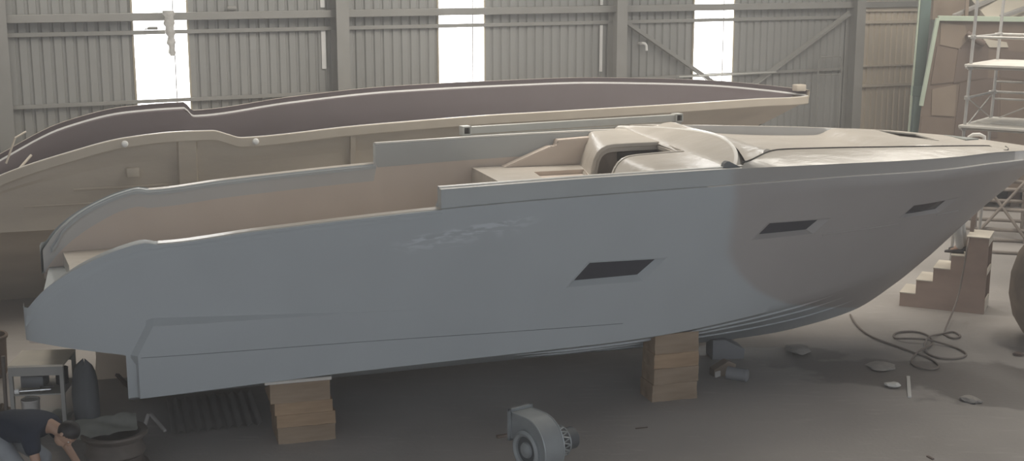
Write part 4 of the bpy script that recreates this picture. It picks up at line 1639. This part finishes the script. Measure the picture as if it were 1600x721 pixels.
Yp = 28.6
a0, a1 = at_Y(1424, 260, Yp), at_Y(1451, -60, Yp)
c = Vector((a0.x, a0.y, 0))
post = thing('green_post', 'dark green steel post leaning slightly in front of the wall beside the board-clad hull', 'post', c)
def on_line(z):
    f = (z - a0.z) / (a1.z - a0.z)
    return lerp(a0, a1, f) - c
for z0, z1, wd, nm in ((0.0, 2.62, .16, 'lower_section'), (2.62, 5.6, .23, 'upper_section')):
    bm = NB()
    bar(bm, on_line(z0), on_line(z1), .14, wd, up=(1, 0, 0), bev=.006)
    obj(nm, bm, M_GRN, post, 30)
bm = NB()
bar(bm, on_line(2.52), on_line(2.74), .18, .27, up=(1, 0, 0), bev=.006)
obj('joint_plate', bm, M_GRN, post)
bm = NB()
bar(bm, on_line(0.0) + Vector((-.135, -.03, 0)), on_line(5.6) + Vector((-.135, -.03, 0)), .05, .03, up=(1, 0, 0))
obj('pale_edge_strip', bm, M_GRNL, post, label='pale green strip along the post edge')

# board-clad hull shape: front face follows the photograph's outline, 3.4 m deep
Yc = 28.2
P0 = at_Y(1466, 27, Yc)          # top corner
P1 = at_Y(1440, 165, Yc)
P2 = at_Y(1428, 262, Yc)
ZB, ZT = 0.5, P0.z
XR = 18.2
clad = thing('clad_superstructure', 'large brown board-clad boat superstructure with a pale green top edge behind the scaffold', 'boat superstructure', (P0.x, Yc, 0))
def cl(x, z, y=0.0):
    return Vector((x - P0.x, y, z))
fr = [cl(P2.x - .12, ZB), cl(P2.x, P2.z), cl(P1.x, P1.z), cl(P0.x, P0.z), cl(XR, ZT - .12), cl(XR, ZB)]
bm = NB()
bk = [p + Vector((1.6, 3.4, 0)) for p in fr]
A_ = [bm.verts.new(p) for p in fr]
B_ = [bm.verts.new(p) for p in bk]
bm.faces.new(A_)
bm.faces.new(B_[::-1])
for i in range(6):
    bm.faces.new([A_[i], B_[i], B_[(i + 1) % 6], A_[(i + 1) % 6]])
obj('board_cladding', bm, M_CARD, clad)
bm = NB()
bar(bm, cl(P0.x - .02, ZT - .02, -.05), cl(XR, ZT - .13, -.05), .10, .11, bev=.008)
obj('top_edge', bm, M_GRNL, clad, label='pale green top edge bar')
bm = NB()
bar(bm, cl(P0.x - .03, ZT - .02, -.06), cl(P1.x - .03, P1.z, -.06), .09, .075, up=(1, 0, 0), bev=.006)
obj('side_edge', bm, M_GRNL, clad, label='pale green side edge bar')
def sheet(pts, m, d, label=None):
    bm = NB()
    q = [at_Y(x, y, Yc) for x, y in pts]
    f = [bm.verts.new(cl(p.x, p.z, -d)) for p in q]
    r = [bm.verts.new(cl(p.x, p.z, 0.01)) for p in q]
    n = len(f)
    bm.faces.new(f)
    for i in range(n):
        bm.faces.new([f[i], r[i], r[(i + 1) % n], f[(i + 1) % n]])
    obj('cardboard_sheet', bm, m, clad, label=label)
sheet([(1470, 36), (1508, 40), (1512, 62), (1498, 76), (1468, 70)], M_CARDL, .018)
sheet([(1464, 72), (1498, 78), (1492, 128), (1454, 132)], M_CARD, .022)
sheet([(1456, 140), (1494, 132), (1491, 182), (1455, 180)], M_CARDL, .026)
sheet([(1497, 76), (1512, 80), (1500, 128), (1489, 130)], M_CARDD, .034)
sheet([(1502, 62), (1545, 72), (1543, 122), (1500, 128)], M_CARDD, .012)
sheet([(1500, 130), (1560, 120), (1558, 215), (1490, 215)], M_CARDD, .016)
sheet([(1562, 78), (1640, 84), (1640, 130), (1562, 122)], M_CARDD, .014)
sheet([(1535, 60), (1572, 66), (1575, 74), (1545, 74)], M_ROOF, .03, 'pale bare strip under the green edge')
sheet([(1563, 128), (1640, 134), (1640, 200), (1562, 200)], M_CARD, .02)
sheet([(1440, 182), (1490, 186), (1488, 214), (1437, 214)], M_CARD, .02)
for (x0, y0, x1, y1) in ((1508, 52, 1534, 68),):
    bm = NB()
    a, b_ = at_Y(x0, y0, Yc), at_Y(x1, y1, Yc)
    tube(bm, [cl(a.x, a.z, -.10), cl(lerp(a.x, b_.x, .5), lerp(a.z, b_.z, .6), -.16), cl(b_.x, b_.z, -.10)], .07, 10)
    obj('rolled_sheeting', bm, M_CARDD, clad, 50)
# upper works
bm = NB()
q0, q1 = at_Y(1453, 22, 30.0), at_Y(1512, -40, 30.0)
box(bm, q0.x - P0.x, q1.x - P0.x, 1.6, 2.6, ZT - .1, q1.z, .01)
obj('upper_box', bm, M_CARDL, clad, label='pale cardboard-covered box on the roof')
bm = NB()
q0 = at_Y(1512, 20, 29.4)
prism(bm, [(.9, ZT - .06), (2.2, ZT + .42), (2.4, ZT + .42), (3.2, ZT - .1)], 'x', q0.x - P0.x + .35, XR - P0.x)
obj('roof_panel', bm, M_ROOF, clad, label='beige sloping roof panel')
bm = NB()
qa, qb = at_Y(1490, 22, 28.8), at_Y(1556, 0, 30.2)
bar(bm, cl(qa.x, ZT + .02, .55), cl(qb.x, ZT + .40, 2.0), .09, .08, bev=.008)
obj('roof_edge_frame', bm, M_TUBE, clad)
bm = NB()
qa, qb = at_Y(1562, 32, 28.8), at_Y(1640, 2, 30.2)
bar(bm, cl(qa.x, ZT + .0, .5), cl(qb.x, ZT + .38, 1.9), .12, .08, bev=.008)
obj('roof_edge_frame', bm, M_TUBE, clad)
bm = NB()
qa = at_Y(1513, 10, 28.8)
bar(bm, cl(qa.x, ZT - .1, .7), cl(qa.x, ZT + .9, .7), .07, .07)
obj('roof_upright', bm, M_CARDL, clad)
for x in (11.4, 13.8, 17.0):
    for y in (.5, 2.9):
        bm = NB()
        box(bm, x - P0.x - .1, x - P0.x + .1, y - .1, y + .1, 0, ZB + .02)
        obj('support_post', bm, M_CARDD, clad)

# ================================================================ scaffold
s1, s2 = at_Y(1519, 80, 21.3), at_Y(1560, 80, 22.5)
sca = thing('scaffold', 'grey tube scaffold with two board decks in front of the board-clad superstructure', 'scaffold', (s1.x, s1.y, 0))
dv = Vector((s2.x - s1.x, s2.y - s1.y, 0))               # end-frame direction
dl = Vector((dv.y, -dv.x, 0)).normalized() * 2.1           # along the decks
lean = Vector((.016, 0, 0))
def sp(i, j, z):
    """i along the decks, j across the end frame"""
    return dl * i + dv * j + Vector((0, 0, z)) + Vector((.035, .0, 0)) * (z - 3.9)
for i in (0, 1):
    for j in (0, 1):
        bm = NB()
        tube(bm, [sp(i, j, 0), sp(i, j, 5.9)], .026, 12)
        obj('upright', bm, M_TUBE, sca, 50)
        bm = NB()
        box(bm, -.07, .07, -.07, .07, 0, .012)
        bmesh.ops.translate(bm, verts=bm.verts, vec=sp(i, j, 0))
        obj('base_plate', bm, M_TUBE, sca)
LV = [at_Y(1513, 201, 21.3).z, at_Y(1515, 153, 21.3).z, at_Y(1517, 106, 21.3).z, at_Y(1520, 58, 21.3).z]
for k, z in enumerate(LV):
    for i in (0, 1):
        bm = NB()
        tube(bm, [sp(i, -.05, z), sp(i, 1.05, z)], .023, 10)
        obj('cross_tube', bm, M_TUBE, sca, 50)
    bm = NB()
    tube(bm, [sp(-.04, 1, z), sp(1.04, 1, z)], .023, 10)
    obj('ledger', bm, M_TUBE, sca, 50)
    if k != 1:
        bm = NB()
        tube(bm, [sp(-.04, 0, z), sp(1.04, 0, z)], .023, 10)
        obj('ledger', bm, M_TUBE, sca, 50)
    for j in (0, 1):
        bm = NB()
        lathe(bm, [(.028, -.035), (.05, -.03), (.05, .03), (.028, .035)], 12, Matrix.Translation(sp(0, j, z)))
        obj('coupler', bm, M_TUBE, sca, 40)
for z in (LV[0], LV[2]):
    for k in range(3):
        bm = NB()
        p_, q_ = sp(-.03, .10 + .40 * k - .0, z + .045), sp(1.03, .10 + .40 * k, z + .045)
        bar(bm, p_, q_, .38 * dv.length, .04, bev=.006)
        obj('deck_board', bm, M_DECKB, sca)
for a, b_ in (((0, 0, LV[0]), (0, 1, LV[1])), ((0, 1, LV[0] + .05), (0, 0, LV[1])), ((.0, 1, LV[0]), (1, 1, LV[2]))):
    bm = NB()
    tube(bm, [sp(*a), sp(*b_)], .012, 8)
    obj('brace', bm, M_TUBE, sca, 50)
bm = NB()
tube(bm, [sp(.42, 1, LV[0] + .06), sp(.42, 1, LV[2])], .022, 10)
obj('guard_post', bm, M_TUBE, sca, 50)
for z in (LV[1] - .12, LV[1] + .18):
    bm = NB()
    tube(bm, [sp(.0, 1.0, z), sp(.42, 1, z)], .018, 10)
    obj('guard_rail', bm, M_TUBE, sca, 50)
M_SHT = mat('grey_sheet', (.58, .565, .53), .6)
bm = NB()
box(bm, -.32, .32, -.3, .3, 0, .015, .004)
bmesh.ops.transform(bm, matrix=Matrix.Translation((s1.x, s1.y, 0)) @ Matrix.Translation(sp(.30, .45, LV[0] + .066)) @ Matrix.Rotation(math.atan2(dl.y, dl.x), 4, 'Z'), verts=bm.verts)
cc = sum((v.co for v in bm.verts), Vector()) / len(bm.verts)
bmesh.ops.translate(bm, verts=bm.verts, vec=-cc)
o = obj('grey_sheet', bm, M_SHT)
o.location = cc
tag(o, 'loose grey sheet lying on the lower scaffold deck', 'sheet')

# ================================================================ pipe cradle and loose timbers past the bow
M_CRD = mat('cradle_steel', (.30, .255, .22), .6, (.20, .165, .14), 4, .8)
cq = at_z(1582, 372, 0)
crd = thing('pipe_cradle', 'brown steel pipe cradle standing on the floor past the yacht bow', 'cradle', (cq.x, cq.y, 0), R(-18))
for x in (-.75, .2, 1.2):
    for y in (-.55, .55):
        bm = NB()
        tube(bm, [(x, y, 0), (x, y, 1.38)], .04, 10)
        obj('post', bm, M_CRD, crd, 50)
for z in (.25, .65, 1.05, 1.38):
    for y in (-.55, .55):
        bm = NB()
        tube(bm, [(-1.1, y, z), (1.6, y, z)], .038, 10)
        obj('rail', bm, M_CRD, crd, 50)
for x in (-.75, .2, 1.2):
    bm = NB()
    tube(bm, [(x, -.75, .85), (x, .75, .85)], .035, 10)
    obj('cross_rail', bm, M_CRD, crd, 50)
for x0, x1 in ((-.75, .2), (.2, -.75), (.2, 1.2)):
    bm = NB()
    tube(bm, [(x0, -.62, .10), (x1, -.62, 1.34)], .03, 8)
    obj('brace', bm, M_CRD, crd, 50)
Mc = Matrix.Translation((cq.x, cq.y, 0)) @ Matrix.Rotation(R(-18), 4, 'Z')
TLAB = [('pale scaffold plank laid highest across the pipe cradle', 'plank', -1.0, -.5, 1.44, 1.4, .1, 1.45, .16, .045, M_TREAD),
        ('brown plank slanting over the pipe cradle towards the round mould', 'plank', -.5, .6, 1.49, .9, -.7, 1.49, .14, .04, M_CARD),
        ('grey plank beside the slanting brown one on the pipe cradle', 'plank', -.9, .45, 1.44, 1.5, .56, 1.44, .15, .04, M_DECKB),
        ('dark board leaning steeply against the pipe cradle', 'board', .45, -1.0, .03, .75, -.66, 1.55, .16, .03, M_CARDD)]
for lab, cat, x0, y0, z0, x1, y1, z1, w_, h_, m_ in TLAB:
    p_, q_ = Mc @ Vector((x0, y0, z0)), Mc @ Vector((x1, y1, z1))
    c_ = (p_ + q_) / 2
    bm = NB()
    bar(bm, p_ - c_, q_ - c_, w_, h_, bev=.004)
    o = obj('plank', bm, m_, None, 30)
    o.location = c_
    tag(o, lab, cat, 'loose planks on the pipe cradle')
for k, (x, y, rz_, ln_, lab) in enumerate(((1560, 395, -.28, 1.7, 'long dark pipe on the floor between the steps and the round mould'), (1562, 376, -.22, 1.5, 'second dark pipe on the floor, farther back towards the cradle'))):
    p_ = at_z(x, y, .04)
    bm = NB()
    tube(bm, [(-ln_ / 2, 0, 0), (ln_ / 2, 0, 0)], .035, 12)
    o = obj('steel_pipe', bm, M_CRD, None, 50)
    o.location = (p_.x + .25, p_.y, .036)
    o.rotation_euler = (0, 0, rz_)
    tag(o, lab, 'pipe')

# board leaning against the steps' top
p_, q_ = at_Y(1517, 372, 19.45), at_Y(1525, 318, 19.75)
c_ = (p_ + q_) / 2
bm = NB()
bar(bm, p_ - c_, q_ - c_, .06, .02)
o = obj('lath', bm, M_CARDD, None)
o.location = c_
tag(o, 'narrow dark lath standing on the top step against the bow', 'lath')


# ================================================================ people
M_SKIN = mat('skin', (.40, .25, .175), .55, (.36, .22, .155), 6, .4)
M_HAIR = mat('dark_hair', (.022, .018, .016), .55)
M_NAVY = mat('navy_shirt', (.020, .026, .042), .85, (.014, .018, .03), 5, .6)
M_TROU = mat('grey_trousers', (.30, .31, .32), .85, (.23, .24, .25), 5, .6)
M_JEAN = mat('pale_jeans', (.47, .46, .44), .85, (.36, .355, .34), 6, .6)
M_SHOE = mat('dark_shoes', (.045, .04, .04), .6)
M_TEE = mat('grey_tee', (.30, .30, .29), .85)
M_EYE = mat('eye_white', (.7, .68, .64), .3)


def skin_mesh(verts, edges, root=0, voxel=.012, extra=None, smooth_it=3):
    """continuous tapered surface around a skeleton; extra(bm) adds solids that are fused in"""
    bm = NB()
    lay = bm.verts.layers.skin.verify()
    vs = []
    for p, r in verts:
        v = bm.verts.new(p)
        v[lay].radius = (r, r) if not isinstance(r, tuple) else r
        vs.append(v)
    vs[root][lay].use_root = True
    for a, b in edges:
        bm.edges.new((vs[a], vs[b]))
    me = bpy.data.meshes.new('tmp')
    bm.to_mesh(me)
    bm.free()
    o = bpy.data.objects.new('tmp', me)
    COL.objects.link(o)
    o.modifiers.new('s', 'SKIN')
    sd = o.modifiers.new('d', 'SUBSURF')
    sd.levels = 2
    sd.render_levels = 2
    dg = bpy.context.evaluated_depsgraph_get()
    me2 = bpy.data.meshes.new_from_object(o.evaluated_get(dg))
    bpy.data.objects.remove(o)
    if extra:
        bm = NB()
        bm.from_mesh(me2)
        extra(bm)
        bm.to_mesh(me2)
        bm.free()
    o = bpy.data.objects.new('tmp', me2)
    COL.objects.link(o)
    rm_ = o.modifiers.new('r', 'REMESH')
    rm_.mode = 'VOXEL'
    rm_.voxel_size = voxel
    if smooth_it:
        sm = o.modifiers.new('m', 'SMOOTH')
        sm.iterations = smooth_it
        sm.factor = .4
    dg = bpy.context.evaluated_depsgraph_get()
    me3 = bpy.data.meshes.new_from_object(o.evaluated_get(dg))
    bpy.data.objects.remove(o)
    me3.materials.clear()
    me3.polygons.foreach_set('use_smooth', [True] * len(me3.polygons))
    return me3


def ell(bm, c, r, M=None, sub=3):
    res = bmesh.ops.create_icosphere(bm, subdivisions=sub, radius=1.0)
    T = Matrix.Translation(c) @ (M.to_4x4() if M else Matrix.Identity(4)) @ Matrix.Diagonal((*r, 1))
    bmesh.ops.transform(bm, matrix=T, verts=res['verts'])
    return res['verts']


def person(label, loc, rz, J, shirt, trous, sleeve=.55, curl=.6):
    """J holds joints in local metres (x forward, y to the left, z up); face = look direction, palm = hand directions"""
    root = thing('person', label, 'person', loc, rz)
    J = {k: Vector(v) for k, v in J.items()}
    vs, es = [], []

    def add(p, r, to=None):
        vs.append((p, r))
        if to is not None:
            es.append((to, len(vs) - 1))
        return len(vs) - 1
    pel = add(J['pelvis'], .125)
    ch = add(J['chest'], .14, pel)
    nb = add(J['neck'], .065, ch)
    hd = add(J['head'], .06, nb)
    hand_pts = {}
    for sd in ('L', 'R'):
        sh = add(J['shoulder' + sd], .062, ch)
        el = add(J['elbow' + sd], .043, sh)
        wr = add(J['wrist' + sd], .028, el)
        d = Vector(J['palm' + sd]).normalized()
        up = Vector(J.get('back' + sd, (0, 0, 1)))
        sdv = d.cross(up).normalized()
        up = sdv.cross(d).normalized()
        pm = add(J['wrist' + sd] + d * .05, (.036, .022), wr)
        sgn = 1 if sd == 'L' else -1
        for k, (o_, ln_) in enumerate(((-.030, .070), (-.010, .080), (.010, .075), (.030, .058))):
            b0 = add(J['wrist' + sd] + d * .092 + sdv * o_, .0095, pm)
            b1 = add(J['wrist' + sd] + d * (.092 + ln_ * .5) + sdv * o_ * 1.1 - up * ln_ * .22 * curl, .0088, b0)
            add(J['wrist' + sd] + d * (.092 + ln_ * .82) + sdv * o_ * 1.1 - up * ln_ * .75 * curl, .0075, b1)
        t0 = add(J['wrist' + sd] + d * .04 - sdv * .038 * sgn * 1.0, .012, pm)
        add(J['wrist' + sd] + d * .085 - sdv * .062 * sgn - up * .02, .0095, t0)
        hp_ = add(J['hip' + sd], .088, pel)
        kn = add(J['knee' + sd], .060, hp_)
        an = add(J['ankle' + sd], .040, kn)
        add(J['toe' + sd], .030, an)
    f = J['face'].normalized()
    upv = (J['head'] - J['neck']).normalized()
    upv = (upv - f * upv.dot(f)).normalized()
    lf = upv.cross(f).normalized()
    Mh = Matrix((f, lf, upv)).transposed()
    H = J['head']

    def head(bm):
        ell(bm, H + upv * .035, (.098, .076, .115), Mh)
        ell(bm, H + f * .022 - upv * .045, (.070, .056, .066), Mh)          # jaw
        ell(bm, H + f * .100 + upv * .005, (.022, .013, .026), Mh, 2)       # nose
        ell(bm, H + f * .086 - upv * .050, (.014, .026, .011), Mh, 2)       # lips
        ell(bm, H + f * .082 + upv * .048, (.016, .052, .010), Mh, 2)       # brow
        for s_ in (-1, 1):
            ell(bm, H + lf * .078 * s_ + upv * .012 - f * .005, (.020, .010, .032), Mh, 2)
    me = skin_mesh(vs, es, pel, .0068, head, 2)
    me.materials.append(M_SKIN)
    link('body', me, root)
    # eyes
    bm = NB()
    for s_ in (-1, 1):
        ell(bm, H + f * .084 + lf * .032 * s_ + upv * .026, (.008, .014, .009), Mh, 2)
    obj('eyes', bm, M_EYE, root, 60)
    # hair cap
    bm = NB()
    v = ell(bm, H + upv * .048 - f * .012, (.104, .086, .112), Mh, 4)
    bmesh.ops.delete(bm, geom=[x for x in v if (x.co - H).dot(upv) < -.01 + .9 * max((x.co - H).dot(f), -.05)], context='VERTS')
    bmesh.ops.solidify(bm, geom=list(bm.faces), thickness=.012)
    obj('hair', bm, M_HAIR, root, 60)
    # shirt
    vs2, es2 = [], []
    def add2(p, r, to=None):
        vs2.append((p, r))
        if to is not None:
            es2.append((to, len(vs2) - 1))
        return len(vs2) - 1
    a = add2(lerp(J['pelvis'], J['chest'], -.27), .168)
    b = add2(lerp(J['pelvis'], J['chest'], .5), .175, a)
    c2 = add2(J['chest'], .195, b)
    add2(lerp(J['chest'], J['neck'], .85), .10, c2)
    for sd in ('L', 'R'):
        s0_ = add2(J['shoulder' + sd], .098, c2)
        add2(lerp(J['shoulder' + sd], J['elbow' + sd], sleeve), .072, s0_)
    me = skin_mesh(vs2, es2, 0, .012)
    me.materials.append(shirt)
    link('shirt', me, root)
    bm = NB()
    segs = [(lerp(J['pelvis'], J['chest'], .30), .150, J['pelvis'], .152)]
    for sd in ('L', 'R'):
        segs += [(J['pelvis'], .125, J['hip' + sd], .112), (J['hip' + sd], .112, J['knee' + sd], .078), (J['knee' + sd], .078, lerp(J['knee' + sd], J['ankle' + sd], .93), .062)]
    for p0_, r0_, p1_, r1_ in segs:
        k_ = max(2, int((p1_ - p0_).length / .022))
        for i_ in range(k_ + 1):
            rr_ = lerp(r0_, r1_, i_ / k_)
            ell(bm, lerp(p0_, p1_, i_ / k_), (rr_, rr_, rr_), None, 2)
    me0 = bpy.data.meshes.new('tmp')
    bm.to_mesh(me0)
    bm.free()
    o_ = bpy.data.objects.new('tmp', me0)
    COL.objects.link(o_)
    m_ = o_.modifiers.new('r', 'REMESH')
    m_.mode = 'VOXEL'
    m_.voxel_size = .013
    m_ = o_.modifiers.new('m', 'SMOOTH')
    m_.iterations = 6
    m_.factor = .5
    me = bpy.data.meshes.new_from_object(o_.evaluated_get(bpy.context.evaluated_depsgraph_get()))
    bpy.data.objects.remove(o_)
    me.materials.clear()
    me.polygons.foreach_set('use_smooth', [True] * len(me.polygons))
    me.materials.append(trous)
    link('trousers', me, root)
    for sd in ('L', 'R'):
        an, to = J['ankle' + sd], J['toe' + sd]
        dd = (to - an)
        dd.z = 0
        dd.normalize()
        zf = to.z - .030
        bm = NB()
        he = Vector((an.x, an.y, zf)) - dd * .06
        rows = []
        for q_, wdt, ht in ((0, .030, .07), (.03, .040, .09), (.09, .042, .095), (.15, .044, .07), (.21, .048, .05), (.26, .042, .042), (.285, .022, .03)):
            cpt = he + dd * q_
            sv = Vector((-dd.y, dd.x, 0))
            rows.append([cpt + sv * wdt * math.cos(t_) * (1 if math.sin(t_) < .3 else .85) + Vector((0, 0, max(0, .5 * ht + .5 * ht * math.sin(t_) * 1.05))) for t_ in [i_ * 2 * PI / 14 for i_ in range(14)]])
        v = grid(bm, rows, close_v=True)
        bm.faces.new(v[0])
        bm.faces.new(v[-1])
        obj('shoe', bm, M_SHOE, root, 60)
    return root


# worker crouching at the stern corner, seen from above and behind the shoulder
person('person in a navy shirt and grey trousers crouching, bent over towards the wheel rim', (-4.90, 11.6, 0), R(-8), dict(
    pelvis=(0, 0, .84), chest=(.36, 0, .91), neck=(.57, 0, .88), head=(.69, -.02, .81), face=(.45, -.25, -.85),
    shoulderL=(.45, .19, .86), elbowL=(.58, .23, .58), wristL=(.80, .12, .36), palmL=(.75, -.25, -.5), backL=(.5, 0, .8),
    shoulderR=(.43, -.19, .84), elbowR=(.52, -.24, .55), wristR=(.76, -.14, .33), palmR=(.8, .2, -.5), backR=(.5, 0, .8),
    hipL=(.0, .10, .79), kneeL=(.36, .17, .50), ankleL=(.12, .16, .09), toeL=(.30, .18, .032),
    hipR=(.0, -.10, .79), kneeR=(.34, -.20, .48), ankleR=(.10, -.17, .09), toeR=(.28, -.19, .032)), M_NAVY, M_TROU, .62)

# worker on the steps, mostly hidden behind the bow
fw = (A + (B - A) * .66)
side = Vector((-math.sin(SD), math.cos(SD), 0))
fp = fw + side * .26
z0 = rs[3]
person('person in pale jeans standing on the fourth tread, body hidden behind the bow', (fp.x, fp.y, z0), SD + R(180), dict(
    pelvis=(.02, 0, .90), chest=(.16, 0, 1.26), neck=(.27, 0, 1.44), head=(.34, 0, 1.54), face=(1, 0, -.25),
    shoulderL=(.20, .19, 1.36), elbowL=(.44, .24, 1.22), wristL=(.64, .16, 1.30), palmL=(1, -.1, .1), backL=(0, 0, 1),
    shoulderR=(.20, -.19, 1.36), elbowR=(.42, -.26, 1.20), wristR=(.62, -.2, 1.28), palmR=(1, .1, .1), backR=(0, 0, 1),
    hipL=(.02, .095, .86), kneeL=(.07, .10, .47), ankleL=(.0, .10, .09), toeL=(.15, .12, .032),
    hipR=(.02, -.095, .86), kneeR=(.05, -.11, .47), ankleR=(-.03, -.11, .09), toeR=(.12, -.13, .032)), M_TEE, M_JEAN, .5)
# ================================================================ light and camera
sc = bpy.context.scene
HAZE = 0.008
w = bpy.data.worlds.new('hall_daylight')
sc.world = w
w.use_nodes = True
bg = w.node_tree.nodes['Background']
bg.inputs[0].default_value = (0.86, 0.92, 1.0, 1)
bg.inputs[1].default_value = 0.84


def area(name, loc, size, sy, power, col, target=None, rz=0.0):
    l = bpy.data.lights.new(name, 'AREA')
    l.shape = 'RECTANGLE'
    l.size, l.size_y = size, sy
    l.energy = power
    l.color = col
    o = bpy.data.objects.new(name, l)
    COL.objects.link(o)
    o.location = loc
    if target is not None:
        o.rotation_euler = (Vector(target) - Vector(loc)).to_track_quat('-Z', 'Y').to_euler()
    else:
        o.rotation_euler = (0, 0, rz)
    return o


# roof light strips of the hall
for i, (x, y, p) in enumerate(((-8, 20, 215), (0, 21, 380), (8, 20, 330), (11, 25, 310))):
    area('roof_light', (x, y, 8.9), 1.4, 7.0, p, (1, .95, .86), rz=R(25))

# dusty air of the hall
hm = bpy.data.materials.new('dusty_air')
hm.use_nodes = True
nt = hm.node_tree
nt.nodes.remove(nt.nodes['Principled BSDF'])
vs_ = nt.nodes.new('ShaderNodeVolumeScatter')
vs_.inputs['Color'].default_value = (.95, .93, .92, 1)
vs_.inputs['Density'].default_value = HAZE
vs_.inputs['Anisotropy'].default_value = 0.25
nt.links.new(vs_.outputs[0], nt.nodes['Material Output'].inputs['Volume'])
bm = NB()
box(bm, -31, 46, -12.5, 51, -.3, 8.99)
tag(obj('dusty_air', bm, hm), 'thin dusty haze filling the hall', kind='stuff')
cam = bpy.data.cameras.new('camera')
co = bpy.data.objects.new('camera', cam)
COL.objects.link(co)
co.location = (0, 0, EYE)
co.rotation_euler = (R(90) - TILT, 0, 0)
cam.sensor_width = 36
cam.lens = F * 36 / 1600
cam.clip_end = 200
sc.camera = co
sc.view_settings.view_transform = 'Standard'
sc.view_settings.look = 'None'
sc.view_settings.exposure = 0.72
sc.view_settings.gamma = 1.0
sc.view_settings.use_curve_mapping = False
